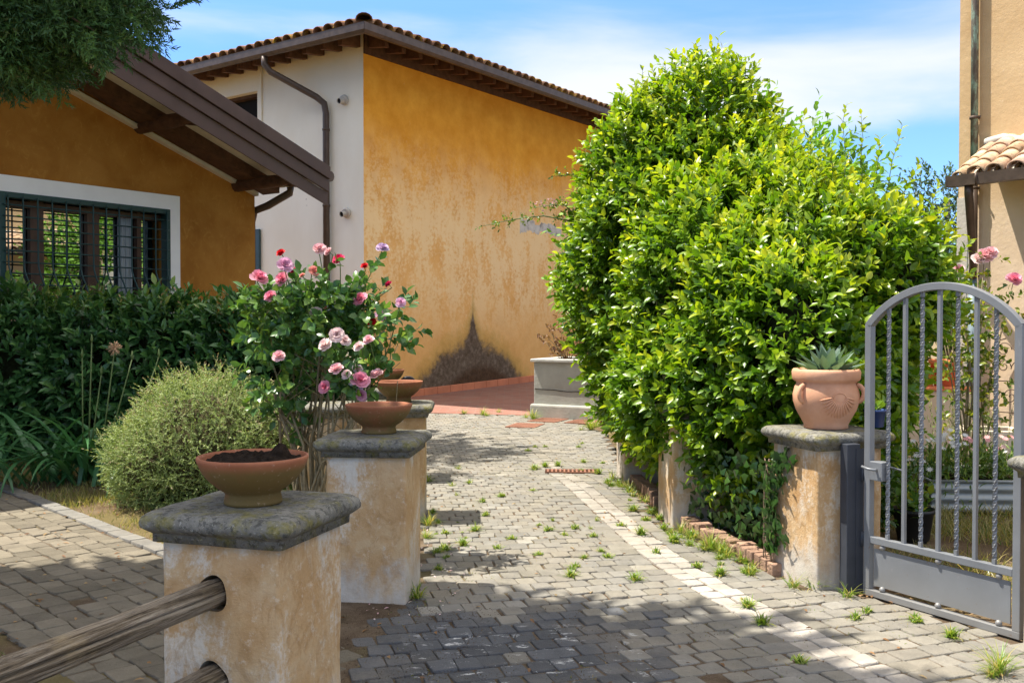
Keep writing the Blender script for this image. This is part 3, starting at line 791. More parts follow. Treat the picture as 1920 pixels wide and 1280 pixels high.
dp.tube([(s_top, .70, ze - .14), (s_top, .70, ze - .28), (s_top - .08, .62, ze - .42), (sp_ + .15, .18, 5.62), (sp_ + .03, .10, 5.50), (sp_, .085, 5.32), (sp_, .085, 0)], .062, 12)
onfront(dp, 'downpipe', M['pipe_dark'])
for z in (5.0, 3.6, 2.2): br_ = MB(); br_.tube([(sp_, .085, z), (sp_, .085, z + .04)], .072, 12); br_.box(sp_ - .012, sp_ + .012, 0, .04, z, z + .03); onfront(br_, 'pipe_bracket', M['pipe_dark'])
# crack with rust beside the window
# skirting of red tiles where the side wall meets the terrace
sk = MB()
nseg = 30
for i in range(nseg):
    a, b = i * L1 / nseg + .002, (i + 1) * L1 / nseg - .006
    za, zb = .022 * a, .022 * b
    p = [B(a, 0.002, za - .03), B(b, .002, zb - .03), B(b, .05, zb - .03), B(a, .05, za - .03)]
    p = [p[3], p[2], p[1], p[0]]; qv = [v + Vector((0, 0, .17)) for v in p]
    sk.hexa(p + qv)
sk.build('skirting', M['skirting'], bh, bevel=.006)

# ------------------------------------------------------------------ cottage on the left
KC = 1.45
CORN = Vector((-2.54 * KC, 9.5 * KC, 0))
ct = empty('ochre_cottage', CORN, 0, 'low ochre cottage with brown boarded gable eave and barred window', 'cottage')
def Q(s, o, z):
    p = Vector(((-2.54 - .576 * s + .818 * o) * KC, (9.5 - .818 * s - .576 * o) * KC, CAMZ + (z - CAMZ) * KC))
    return p - CORN
ZB = CAMZ - CAMZ / KC - .05     # ground level in these units
RK0, RKS = 2.86, .336
def rake(s): return RK0 + RKS * s
SR = 4.0
wx0, wx1, wzb, wzt = .98, 2.50, 1.42, 2.47
def qhexa(mb, s0, s1, o0, o1, z0, z1, mi=0):
    """prism between s0..s1; z0, z1 numbers or functions of s"""
    f0 = z0 if callable(z0) else (lambda s: z0); f1 = z1 if callable(z1) else (lambda s: z1)
    p = [Q(s1, o1, f0(s1)), Q(s0, o1, f0(s0)), Q(s0, o0, f0(s0)), Q(s1, o0, f0(s1)), Q(s1, o1, f1(s1)), Q(s0, o1, f1(s0)), Q(s0, o0, f1(s0)), Q(s1, o0, f1(s1))]
    mb.hexa(p, mi)
cw = MB()
qhexa(cw, 0, wx0, -.25, 0, ZB, rake); qhexa(cw, wx1, SR, -.25, 0, ZB, rake); qhexa(cw, wx0, wx1, -.25, 0, wzt, rake); qhexa(cw, wx0, wx1, -.25, 0, ZB, wzb)
qhexa(cw, SR, 2 * SR, -.25, 0, ZB, lambda s: RK0 + RKS * (2 * SR - s)); qhexa(cw, .0, .25, -5, -.25, ZB, RK0 - .01); qhexa(cw, 2 * SR - .25, 2 * SR, -5, -.25, ZB, RK0 - .01)
cw.build('wall', M['ochre'], ct)
sr = MB(); t0, t1 = .87, 2.62
qhexa(sr, t0, wx0, 0, .014, wzb - .12, 2.60); qhexa(sr, wx1, t1, 0, .014, wzb - .12, 2.60); qhexa(sr, wx0, wx1, 0, .0139, wzt, 2.60); qhexa(sr, wx0, wx1, 0, .0139, wzb - .12, wzb)
sr.build('window_surround', M['white_trim'], ct)
wd = MB(); fwid = .045
qhexa(wd, wx0, wx0 + fwid, -.05, .03, wzb, wzt); qhexa(wd, wx1 - fwid, wx1, -.05, .03, wzb, wzt); qhexa(wd, wx0 + fwid, wx1 - fwid, -.05, .029, wzt - fwid, wzt); qhexa(wd, wx0 + fwid, wx1 - fwid, -.05, .029, wzb, wzb + fwid)
win = wd.build('window', M['green_frame'], ct, bevel=.006)
ml = MB()
for (a, b) in ((2.09, 2.20), (1.60, 1.71), (1.20, 1.24)): qhexa(ml, a, b, -.14, -.09, wzb, wzt)
qhexa(ml, wx0, wx1, -.139, -.088, wzt - .10, wzt - .05)
ml.build('sash', M['brown_wood'], win)
gl = MB(); qhexa(gl, wx0, wx1, -.155, -.15, wzb, wzt); gl.build('pane', M['glass'], win)
cu = MB()
for k in range(6): cu.tube([Q(1.40 - k * .022, -.118 + .008 * (k % 2), wzb + .02), Q(1.40 - k * .022, -.118 + .008 * (k % 2), wzt - .1)], .018, 8)
cu.build('curtain', M['curtain'], win)
gg = MB()
def bulge(z): t = max(0, min(1, (1.92 - z) / .28)); return .05 + .13 * t * t * (3 - 2 * t)
nv = 13
for i in range(nv):
    s = wx0 + .05 + (wx1 - wx0 - .1) * i / (nv - 1)
    gg.tube([Q(s, bulge(z), z) for z in np.linspace(wzb, wzt - .03, 16)], .0095, 6)
for z in np.linspace(wzb + .06, wzt - .10, 11):
    gg.tube([Q(wx0 + .02, bulge(z) - .012, z), Q(wx1 - .02, bulge(z) - .012, z)], .0095, 6)
gg.build('window_grille', M['grille'], ct)
# roof
FO = .85; E0 = -.13
top0 = 2.90
def rt(s): return top0 + .35 * (s - E0)
rs = MB(); qhexa(rs, E0, SR, -5.2, FO, lambda s: rt(s) - .10, rt); qhexa(rs, SR, 2 * SR - E0, -5.2, FO, lambda s: rt(2 * SR - s) - .10, lambda s: rt(2 * SR - s))
rs.build('roof', M['tile_dark'], ct)
sf = MB(); qhexa(sf, E0 + .02, SR, .10, FO - .01, lambda s: rt(s) - .135, lambda s: rt(s) - .102); sf.build('soffit', M['cream'], ct)
fb = MB()
for (a, b, o) in ((-.335, -.212, .014), (-.206, -.094, .034), (-.088, .03, .054)):
    qhexa(fb, E0 - .02, SR, FO, FO + o, lambda s, a=a: rt(s) + a + .0, lambda s, b=b: rt(s) + b)
fb.build('fascia', M['fascia'], ct, bevel=.004)
rk = MB(); qhexa(rk, -.02, SR, .10, .34, lambda s: rt(s) - .235, lambda s: rt(s) - .136); rk.build('rake_beam', M['dark_wood'], ct)
rm = MB(); qhexa(rm, -.0, SR, .0, .06, lambda s: rake(s) - .165, lambda s: rake(s) - .128); rm.build('rake_strip', M['cream'], ct)
for (s, z) in ((.22, 2.775), (1.27, 3.165), (2.4, 3.55)):
    pb = MB(); pb.tube([Q(s, o, z + .004 * math.sin(o * 9)) for o in np.linspace(-.1, .74, 8)], [.092, .09, .094, .088, .09, .085, .08, .068], 10, wob=.04)
    for v_ in (-.05,): pb.tube([Q(s - .03, .60, z - .01), Q(s - .13, .80, z - .045)], [.05, .04], 8)
    pb.build('purlin', M['dark_wood'], ct)
gu = MB(); gu.tube([Q(E0 - .05, o, top0 - .06) for o in (-5, .80, FO + .02)], .075, 12); gu.build('gutter', M['gutter'], ct)
gp = MB(); gp.tube([Q(E0 - .02, .35, 2.80), Q(E0 - .02, .34, 2.72), Q(-.02 - .04, .12, 2.60), Q(-.04, -.05, 2.56), Q(-.045, -.10, 2.45), Q(-.045, -.10, ZB)], .055, 10); gp.build('downpipe', M['pipe_dark'], ct)

# ------------------------------------------------------------------ house on the right
RW = Vector((5.38, 11.6, 0)); RD = Vector((.62, -.785, 0)); RN = Vector((-.785, -.62, 0))
rh = empty('sandy_house', RW, 0, 'tall sandy plastered house with a tiled porch canopy and old downpipe beside it', 'house')
def H(s, o, z): return RD * s + RN * o + Vector((0, 0, z))
def hbox(mb, s0, s1, o0, o1, z0, z1):
    mb.hexa([H(s0, o1, z0), H(s1, o1, z0), H(s1, o0, z0), H(s0, o0, z0), H(s0, o1, z1), H(s1, o1, z1), H(s1, o0, z1), H(s0, o0, z1)])
hw = MB(); hbox(hw, .0, 7, -5, 0, -.1, 8.5); hw.build('wall', M['sandy'], rh)
qn = MB(); hbox(qn, -.012, .16, -.4, .012, -.1, 2.95); qn.build('corner_render', M['stone_quoin'], rh)
hr = MB(); slab(hr, [H(-.6, .6, 8.4), H(7.5, .6, 8.4), H(7.5, -5.5, 10), H(-.6, -5.5, 10)], .15); hr.build('roof', M['tile_dark'], rh)
# canopy
cs0, cdep, cz0, cz1 = .36, .72, 3.10, 3.50
cd = MB()
cd.hexa([H(cs0, cdep, cz0 - .06), H(4, cdep, cz0 - .06), H(4, 0.0, cz1 - .06), H(cs0, 0.0, cz1 - .06), H(cs0, cdep, cz0), H(4, cdep, cz0), H(4, 0.0, cz1), H(cs0, 0.0, cz1)])
cano = cd.build('porch_roof', M['cream'], rh)
ctl = MB(); upn = (Vector((0, 0, 1)) + RN * .55).normalized()
s = cs0 + .06; ci = 0
while s < 3.9:
    for c in range(4):
        f0, f1 = c / 4 - .03, (c + 1) / 4 + .10
        t = random.uniform(.75, 1.2); cl = (t, t * random.uniform(.9, 1.0), t * random.uniform(.82, 1.0))
        def cp(f, ss): return H(ss, cdep + .06 - (cdep + .02) * f, cz0 - .03 + (cz1 - cz0 + .03) * f)
        q0 = cp(f0, s + random.gauss(0, .008)) + upn * (.055 if ci else .03); q1 = cp(f1, s) + upn * (.03 if ci else .012)
        if ci == 0:
            cover(ctl, q0 + upn * .0, q1, upn, .075, .06, cl, 7, .02)
        else: cover(ctl, q0, q1, upn, .105, .085, cl, 9, .022)
        g0 = cp(f0 + .05, s + .11) + upn * .055; g1 = cp(f1, s + .11) + upn * .04
        cover(ctl, g0, g1, -upn, .085, .095, (t * .8, t * .76, t * .7), 6, .016)
    s += .215 if ci else .19
    ci += 1
ctl.build('canopy_tiles', M['tile'], cano, col=True)
fl = MB()
fl.tube([H(cs0 - .02 + k * .2, .035 + .01 * (k % 2), cz1 + .06 + .03 * math.sin(k * 2.1)) for k in range(18)], .05, 8, wob=.1); fl.build('flashing', M['stone_quoin'], cano)
gq = MB()
prof = [(cdep + .05, cz0 - .02), (cdep + .05, cz0 - .13), (cdep + .16, cz0 - .13), (cdep + .17, cz0 - .01), (cdep + .155, cz0 - .01), (cdep + .145, cz0 - .11), (cdep + .065, cz0 - .11), (cdep + .065, cz0 - .02)]
k = len(prof); vs = [H(cs0 - .06, o, z) for o, z in prof] + [H(4.1, o, z) for o, z in prof]
gq.add(vs, [(i, (i + 1) % k, k + (i + 1) % k, k + i) for i in range(k)] + [tuple(range(k)), tuple(range(2 * k - 1, k - 1, -1))])
gq.hexa([H(cs0 - .062, cdep + .166, cz0 - .128), H(cs0 - .05, cdep + .166, cz0 - .128), H(cs0 - .05, cdep + .052, cz0 - .128), H(cs0 - .062, cdep + .052, cz0 - .128), H(cs0 - .062, cdep + .168, cz0 - .012), H(cs0 - .05, cdep + .168, cz0 - .012), H(cs0 - .05, cdep + .052, cz0 - .022), H(cs0 - .062, cdep + .052, cz0 - .022)])
gq.tube([H(cs0 + .28, cdep + .16, cz0 - .0), H(cs0 + .28, cdep + .175, cz0 - .06), H(cs0 + .28, cdep + .15, cz0 - .14)], .014, 6)
gq.build('gutter', M['gutter'], rh)
p1 = MB(); p1.tube([H(.215, .07, 8.2), H(.215, .07, 5), H(.222, .072, 3.05)], .042, 12); p1.build('downpipe', M['patina'], rh)
p2 = MB(); p2.tube([H(.222, .075, 3.05), H(.222, .075, 2.0)], .044, 12); p2.build('downpipe', M['pipe_dark'], rh)
p3 = MB(); p3.tube([H(.222, .075, 2.0), H(.222, .075, .0)], .050, 12); p3.build('downpipe', M['pipe_blue'], rh)
p4 = MB(); p4.tube([H(.52, .80, cz0 - .12), H(.52, .80, cz0 - .22), H(.50, .74, cz0 - .32), H(.27, .16, 2.12), H(.235, .12, 1.98)], .046, 10); p4.build('gutter_spout', M['gutter'], rh)
for z in (3.85, 3.02, 1.98): p5 = MB(); p5.tube([H(.219, .075, z), H(.219, .075, z + .035)], .054, 12); p5.tube([H(.24, .0, z + .02), H(.30, .10, z + .02)], .012, 6); p5.build('pipe_bracket', M['iron'], rh)
wr = MB(); wr.tube([H(.13 + .01 * math.sin(k), .03, 3.0 - k * .25) for k in range(11)], .005, 5); wr.build('cable', M['pipe_blue'], rh)

# ------------------------------------------------------------------ pillars
def ring_sq(hw_, z, rc, n=4, m=5):
    """rounded square ring with m points along each side"""
    pts = []
    for q in range(4):
        a0 = q * math.pi / 2
        cx, cy = [(1, 1), (-1, 1), (-1, -1), (1, -1)][q]
        for k in range(n + 1):
            a = a0 + (math.pi / 2) * k / n
            pts.append((cx * (hw_ - rc) + rc * math.cos(a), cy * (hw_ - rc) + rc * math.sin(a), z))
        # side points to the next corner
        nxt = [(-1, 1), (-1, -1), (1, -1), (1, 1)][q]
        a = a0 + math.pi / 2
        e0 = Vector((cx * (hw_ - rc) + rc * math.cos(a), cy * (hw_ - rc) + rc * math.sin(a), z)); e1_ = Vector((nxt[0] * (hw_ - rc) + rc * math.cos(a), nxt[1] * (hw_ - rc) + rc * math.sin(a), z))
        for k in range(1, m): pts.append(tuple(e0.lerp(e1_, k / m)))
    return pts
PW, PH = .42, .76
def make_cap(mb, hw_=PW / 2, z0=PH - .005, seed=0, wear=.0028):
    prof = [(.002, 0, .01), (.024, .0, .015), (.025, .026, .015), (.036, .032, .03), (.048, .040, .035), (.060, .050, .04), (.064, .064, .045), (.059, .079, .045), (.047, .090, .045), (.04, .094, .045), (-.05, .098, .03), (-.13, .100, .03)]
    rings = [ring_sq(hw_ + o, z0 + z, rc, 4, 14) for (o, z, rc) in prof]; n = len(rings[0])
    vs = []
    for r in rings:
        for p in r:
            v = Vector(p); d = mnoise.noise(v * 9 + Vector((seed, 0, 0))) * wear + mnoise.noise(v * 30 + Vector((seed, 5, 0))) * wear * .5
            h = Vector((p[0], p[1], 0)).normalized(); vs.append(v + h * d + Vector((0, 0, d * .6)))
    fs = [(i * n + k, i * n + (k + 1) % n, (i + 1) * n + (k + 1) % n, (i + 1) * n + k) for i in range(len(rings) - 1) for k in range(n)]
    mb.add(vs, fs, 0, None, True); n0 = len(mb.v) - len(vs)
    mb.f.append([n0 + (len(rings) - 1) * n + k for k in range(n)]); mb.mi.append(0); mb.c.append((1, 1, 1)); mb.sm.append(True)
def body_faces(mb, w, h, seed, skip=None):
    """plaster shaft with slightly uneven faces, rounded arrises"""
    rings = []
    for z in np.linspace(-.05, h, 14): rings.append(ring_sq(w / 2, z, .012, 2, 12))
    n = len(rings[0]); vs = []
    for r in rings:
        for p in r:
            v = Vector(p); d = mnoise.noise(v * 5 + Vector((seed, 0, 0))) * .004 + mnoise.noise(v * 17 + Vector((seed, 0, 3))) * .0018
            hh = Vector((p[0], p[1], 0)).normalized(); vs.append(v + hh * d)
    fs = []
    for i in range(len(rings) - 1):
        for k in range(n):
            f = (i * n + k, i * n + (k + 1) % n, (i + 1) * n + (k + 1) % n, (i + 1) * n + k)
            if skip and skip([vs[q] for q in f]): continue
            fs.append(f)
    mb.add(vs, fs, 0, None, True); return vs
def hole_face(mb, w, h, holes, y):
    """front face (local -y) made of panels, each with a round hole that runs inward"""
    zs = sorted([0 - .05, h] + [(holes[i][1] + holes[i + 1][1]) / 2 for i in range(len(holes) - 1)])
    hs = sorted(holes, key=lambda q: q[1])
    for (z0, z1), (cx, cz, r) in zip(zip(zs[:-1], zs[1:]), hs):
        N = 40; outer = []; inner = []
        for k in range(N):
            a = 2 * math.pi * k / N; dx, dz = math.cos(a), math.sin(a)
            t = min([((w / 2 - cx) / dx if dx > 1e-6 else ((-w / 2 - cx) / dx if dx < -1e-6 else 9)), ((z1 - cz) / dz if dz > 1e-6 else ((z0 - cz) / dz if dz < -1e-6 else 9))])
            outer.append(Vector((cx + dx * t, y, cz + dz * t)))
            rr = r * (1 + .08 * math.sin(3 * a + cz * 7)); inner.append(Vector((cx + dx * rr, y, cz + dz * rr)))
        for c in ((-w / 2, z0), (w / 2, z0), (w / 2, z1), (-w / 2, z1)):
            j = min(range(N), key=lambda q: (outer[q] - Vector((c[0], y, c[1]))).length); outer[j] = Vector((c[0], y, c[1]))
        mid = [inner[k].lerp(outer[k], .12) for k in range(N)]
        lip = [inner[k] + Vector((0, .012, 0)) for k in range(N)]
        deep = [Vector((p.x, y + .16, p.z)) for p in inner]
        rings = [outer, mid, [p + Vector((0, .003, 0)) for p in inner], lip, deep]
        vs = sum(rings, []); fs = [(i * N + k, i * N + (k + 1) % N, (i + 1) * N + (k + 1) % N, (i + 1) * N + k) for i in range(4) for k in range(N)]
        mb.add(vs, fs, 0, None, False); mb.add(deep, [tuple(range(N))], 0)
def pillar(x, y, rot, label, group, seed, w=PW, holes=None, hgt=PH):
    e = empty('pillar', (x, y, 0), R(rot), label, 'pillar', group)
    b = MB()
    if holes:
        yf = -w / 2 + .0
        body_faces(b, w, hgt, seed, skip=lambda q: all(p.y < -w / 2 + .02 for p in q) and abs(sum(p.x for p in q) / 4) < w / 2 - .012)
        hole_face(b, w - .022, hgt, holes, yf)
    else: body_faces(b, w, hgt, seed)
    b.build('shaft', M['pillar'], e)
    c = MB(); make_cap(c, w / 2, hgt - .005, seed); c.build('cap', M['cap'], e)
    return e
def corner_to_center(cx, cy, rot, w, sx=1):   # front corner at local (sx*w/2, -w/2)
    a = R(rot); lx, ly = -sx * w / 2, w / 2
    return cx + lx * math.cos(a) - ly * math.sin(a), cy + lx * math.sin(a) + ly * math.cos(a)
GL = 'plastered pillars along the left side of the driveway'
x1, y1 = corner_to_center(-.718, 2.936, -17, .42)
pil1 = pillar(x1, y1, -17, 'nearest peeling pillar with a log rail stuck in its side and a soil filled bowl on top', GL, 1, holes=[(-.03, .597, .057), (-.03, .325, .057)])
x2, y2 = corner_to_center(-.549, 4.94, -5, .42)
pil2 = pillar(x2, y2, -5, 'ochre pillar carrying the clean empty bowl, second from the camera', GL, 2)
x3, y3 = -.862, 7.22
pil3 = pillar(x3, y3, 3, 'pillar with a mossy bowl standing just behind the second pillar', GL, 3)
x4, y4 = -1.19, 8.95
pil4 = pillar(x4, y4, 8, 'farthest left pillar carrying the bowl of bare twigs', GL, 4)
pil5 = pillar(-1.42, 7.35, 20, 'ochre pillar with a dark round rail hole half hidden behind the rose stems', GL, 5, w=.40, holes=[(.02, .58, .06), (.02, .2, .06)], hgt=.74)
GRT = 'plastered pillars along the right side of the driveway'
xg, yg = corner_to_center(1.66, 5.19, 19, .42, -1)
pg = pillar(xg, yg, 19, 'pillar beside the grey gate carrying the large terracotta pot', GRT, 6)
xr1, yr1 = corner_to_center(1.14, 6.8, 6, .40, -1)
pillar(xr1, yr1, 6, 'pale grey pillar swallowed by the big hedge behind the gate pillar', GRT, 7, w=.40)
xr2, yr2 = corner_to_center(1.03, 8.79, 4, .40, -1)
pillar(xr2, yr2, 4, 'farthest ochre pillar under the hedge near the drain grate', GRT, 8, w=.40)
pillar(2.545, 4.13, 10, 'pillar at the picture edge of which only the pale cap corner shows beside the gate', GRT, 9)

# log rails
def log(p0, p1, r, label):
    p0, p1 = Vector(p0), Vector(p1); L = (p1 - p0).length
    b = MB(); n = 80; N = 110; vs = []
    for i in range(n + 1):
        t = i / n; z = t * L
        for k in range(N):
            a = 2 * math.pi * k / N
            rr = r * (1 + .07 * math.sin(2 * a + 1) + .05 * mnoise.noise(Vector((math.cos(a) * 1.5, math.sin(a) * 1.5, z * 2))) + .05 * mnoise.noise(Vector((math.cos(a) * 5, math.sin(a) * 5, z * 3))))
            dc = (a - 1.15 - .12 * math.sin(z * 3)); rr *= 1 - .28 * math.exp(-(dc / .16) ** 2) * min(1, (z + .1) * 3)
            dc = (a - 2.3); rr *= 1 - .22 * math.exp(-(dc / .10) ** 2) * (.5 + .5 * math.sin(z * 5))
            for (ac, wc, dp_, fz, pz) in ((.2, .09, .30, 2.3, 0), (1.7, .07, .3, 1.9, 2), (2.8, .10, .34, 1.3, 1), (3.3, .08, .30, 1.7, 1), (4.1, .10, .38, 1.2, 2), (4.9, .08, .30, 2.9, .5), (5.6, .10, .38, 1.5, 3)):
                dc = (a - ac - .10 * math.sin(z * 2.1 + pz)); rr *= 1 - dp_ * math.exp(-(dc / wc) ** 2) * max(0, math.sin(z * fz + pz)) ** .5
            rr *= 1 + .05 * mnoise.noise(Vector((math.cos(a) * 9, math.sin(a) * 9, z * 2.2))) + .02 * mnoise.noise(Vector((math.cos(a) * 22, math.sin(a) * 22, z * 5)))
            vs.append((rr * math.cos(a) + .012 * math.sin(z * 2.2), rr * math.sin(a), z))
    fs = [(i * N + k, i * N + (k + 1) % N, (i + 1) * N + (k + 1) % N, (i + 1) * N + k) for i in range(n) for k in range(N)]
    b.add(vs, fs, 0, None, True); n0 = 0
    b.f += [list(range(N))[::-1], [n * N + k for k in range(N)]]; b.mi += [0, 0]; b.c += [(1, 1, 1)] * 2; b.sm += [False] * 2
    o = b.build('log_rail', M['log']); o.location = p0
    o.rotation_euler = (p1 - p0).to_track_quat('Z', 'Y').to_euler()
    return tag(o, label, 'fence rail', 'rough log rails of the fence')
def hole_world(lx, lz, d=.02):
    a = R(-17); ly = -PW / 2 + d
    return Vector((x1 + lx * math.cos(a) - ly * math.sin(a), y1 + lx * math.sin(a) + ly * math.cos(a), lz))
h1 = hole_world(-.03, .593, .10); far = at(-60, 1288, 2.22); dirr = (far - h1)
log(h1, h1 + dirr * 2.2, .047, 'upper weathered log rail slotted into the nearest pillar')
h2 = hole_world(-.03, .318, .10); log(h2, h2 + dirr * 2.2, .050, 'lower log rail whose end peeps in at the bottom of the nearest pillar')

# ------------------------------------------------------------------ bowls
CAPZ = PH - .005 + .0995
BOWLP = [(.086, 0), (.094, .002), (.094, .012), (.089, .034), (.094, .042), (.118, .058), (.146, .084), (.166, .112), (.178, .142), (.181, .150), (.180, .157), (.173, .158), (.169, .148), (.155, .115), (.125, .075), (.09, .055), (.0, .050)]
def bowl(x, y, rz, label, s=1.0):
    b = MB(); b.lathe([(r * s, z * s) for r, z in BOWLP], 48, 0, (0, 0, 0), .006); o = b.build('bowl', M['bowl']); o.location = (x, y, CAPZ); o.rotation_euler = (0, 0, rz)
    return tag(o, label, 'bowl', 'terracotta bowls on the pillars')
b1 = bowl(x1 + .0, y1 - .03, .3, 'terracotta bowl heaped with dark soil on the nearest pillar')
b2 = bowl(x2 + .02, y2 + .02, 1.7, 'clean empty terracotta bowl on the second pillar')
b3 = bowl(x3 + .01, y3, 2.9, 'mossy terracotta bowl between the empty bowl and the bowl of twigs')
b4 = bowl(x4, y4, 4.2, 'farthest terracotta bowl with thin bare twigs growing from it', 1.02)
so_ = MB(); vs = []; fs = []; n = 64
for i in range(11):
    r = .160 * i / 10
    for k in range(n):
        a = 2 * math.pi * k / n; x, y = r * math.cos(a), r * math.sin(a)
        z = .138 + .024 * (1 - (i / 10) ** 2) + .016 * mnoise.noise(Vector((x * 22, y * 22, 1))) + .012 * mnoise.noise(Vector((x * 60, y * 60, 4))) + .007 * mnoise.noise(Vector((x * 140, y * 140, 4)))
        z += .05 * math.exp(-(((x - .10) / .035) ** 2 + ((y + .02) / .04) ** 2))
        vs.append((x, y, z))
fs = [(i * n + k, i * n + (k + 1) % n, (i + 1) * n + (k + 1) % n, (i + 1) * n + k) for i in range(10) for k in range(n)]
so_.add(vs, fs, 0, None, True); s_o = so_.build('soil', M['soil'], b1); s_o.rotation_euler = (0, 0, -.3)
tw = MB()
for k in range(9):
    a = random.uniform(0, 6.28); p = Vector((random.uniform(-.05, .05), random.uniform(-.05, .05), .1)); d = Vector((math.cos(a) * .35, math.sin(a) * .35, 1)).normalized(); pts = [p]
    for j in range(7): d = (d + Vector((random.gauss(0, .12), random.gauss(0, .12), .04))).normalized(); pts.append(pts[-1] + d * .075); 
    tw.tube(pts, [.005, .0045, .004, .004, .003, .003, .0025, .002], 5)
    for q in (3, 5):
        e = pts[q] + Vector((random.gauss(0, .1), random.gauss(0, .1), .12)); tw.tube([pts[q], pts[q].lerp(e, .5) + Vector((0, 0, .01)), e], .002, 4)
tw_o = tw.build('twigs', M['stem'], b4)
sd = MB(); sd.lathe([(.0, .085), (.155, .10)][::-1] if False else [(.14, .10), (.08, .115), (0, .12)], 24); sd.build('soil', M['soil'], b4)
# lamp on the farthest pillar
lp = empty('garden_lamp', (x4 + .225, y4 - .05, CAPZ), R(10), 'small black oval bulkhead lamp with frosted lower half beside the bowl of twigs', 'lamp')
a_ = MB()
def disc(mb, rx, rz, y0, y1, zc, half=None, n=28, bul=.0):
    ks = range(n + 1) if half else range(n); vs = []
    for y, sc in ((y0, .92), (y0 + (y1 - y0) * .3, 1), (y1, 1)):
        for k in range(n):
            a = 2 * math.pi * k / n; vs.append((rx * sc * math.cos(a), y, zc + rz * sc * math.sin(a)))
    fs = [(i * n + k, i * n + (k + 1) % n, (i + 1) * n + (k + 1) % n, (i + 1) * n + k) for i in range(2) for k in range(n)]; fs += [tuple(range(n))[::-1], tuple(2 * n + k for k in range(n))]
    mb.add(vs, fs, 0, None, False)
disc(a_, .068, .050, -.03, .03, .052); a_.build('housing', M['lamp_black'], lp, bevel=.004)
l_ = MB(); vs = []; n = 18
for i in range(5):
    t = i / 4
    for k in range(n + 1):
        a = math.pi + math.pi * k / n; vs.append((.055 * (1 - t * .98) * math.cos(a), -.031 - .014 * math.sin(t * 1.5), .050 + .040 * (1 - t * .98) * math.sin(a)))
l_.add(vs, [(i * (n + 1) + k, (i + 1) * (n + 1) + k, (i + 1) * (n + 1) + k + 1, i * (n + 1) + k + 1) for i in range(4) for k in range(n)], 0, None, True); l_.build('lens', M['lens'], lp)
st_ = MB(); st_.tube([(0, 0, 0), (0, 0, .012)], .035, 14); st_.build('foot', M['lamp_black'], lp)

# ------------------------------------------------------------------ gate
g0 = Vector((1.895, 5.12, 0)); g1 = Vector((2.335, 4.37, 0)); gd = (g1 - g0); GW = gd.length; grot = math.atan2(gd.y, gd.x)
gate = empty('garden_gate', g0, grot, 'grey iron garden gate with arched top and twisted bars, standing ajar', 'gate')
T = .019
def bar(mb, x0, x1, z0, z1, d=T): mb.box(x0, x1, -d, d, z0, z1)
fr = MB(); ZS = 1.445; SAG = .205; BR = .30
ha = GW / 2; RA = (ha * ha + SAG * SAG) / (2 * SAG); cz_ = ZS + SAG - RA
def arch(x, r=0): return cz_ + math.sqrt(max(0, (RA - r) ** 2 - (x - ha) ** 2))
n = 28; vs = []
a0 = math.asin(ha / RA)
for i in range(n + 1):
    a = -a0 + 2 * a0 * i / n
    for (r, y) in ((RA, -T), (RA, T), (RA - .038, T), (RA - .038, -T)): vs.append((ha + r * math.sin(a), y, cz_ + r * math.cos(a)))
fs = [(i * 4 + k, i * 4 + (k + 1) % 4, (i + 1) * 4 + (k + 1) % 4, (i + 1) * 4 + k) for i in range(n) for k in range(4)] + [(3, 2, 1, 0), tuple(n * 4 + k for k in range(4))]
fr.add(vs, fs)
bar(fr, 0, .038, .035, ZS - .004); bar(fr, GW - .038, GW, .035, ZS - .004)
bar(fr, .0, GW, .0, .035, T + .001)
fr.build('frame', M['gate'], gate, bevel=.003)
rl = MB(); bar(rl, .0385, GW - .0385, BR - .018, BR + .018); rl.build('rail', M['gate'], gate, bevel=.003)
pnl = MB(); pnl.box(.055, GW - .055, -.003, .003, .058, BR - .045); pnl.build('panel', M['gate'], gate)
for sx_ in (.11, .44, .76):
    for zz_ in (BR - .032, .047):
        sd_ = MB(); sd_.lathe([(.001, -.016), (.010, -.013), (.0155, -.004), (.0155, .004), (.010, .013), (.001, .016)], 12); o = sd_.build('stud', M['gate'], gate); o.location = (sx_ * GW / .87, -.004, zz_)
for i in range(7):
    x = .038 + (GW - .076) * (i + 1) / 8; zt = arch(x, .038) + .006; zb_ = BR + .015; b = MB()
    if i % 2 == 0:
        nn = 90; vs = []
        for j in range(nn + 1):
            z = zb_ + (zt - zb_) * j / nn; a = z * 2 * math.pi / .15 if .03 < j / nn < .97 else 0
            for k in range(4):
                an = a + k * math.pi / 2 + math.pi / 4; vs.append((x + .0118 * math.cos(an), .0118 * math.sin(an), z))
        b.add(vs, [(j * 4 + k, j * 4 + (k + 1) % 4, (j + 1) * 4 + (k + 1) % 4, (j + 1) * 4 + k) for j in range(nn) for k in range(4)])
    else: b.box(x - .0095, x + .0095, -.0095, .0095, zb_, zt)
    o = b.build('bar', M['gate'], gate, bevel=0 if i % 2 == 0 else .0015)
    o['label'] = 'twisted square bar' if i % 2 == 0 else 'plain square bar'
lt = MB(); lt.box(.045, .125, -.032, .032, .62, .72); lk = lt.build('latch', M['gate'], gate, bevel=.004)
lh = MB(); lh.tube([(.02, -.06, .690), (.06, -.062, .682), (.105, -.05, .68)], .007, 8); lh.tube([(.09, -.03, .68), (.09, -.058, .68)], .007, 8); lh.build('handle', M['gate'], lk); lh = MB(); lh.tube([(.09, .03, .68), (.095, .075, .685), (.16, .085, .675)], .005, 8); lh.build('handle', M['gate'], lk)
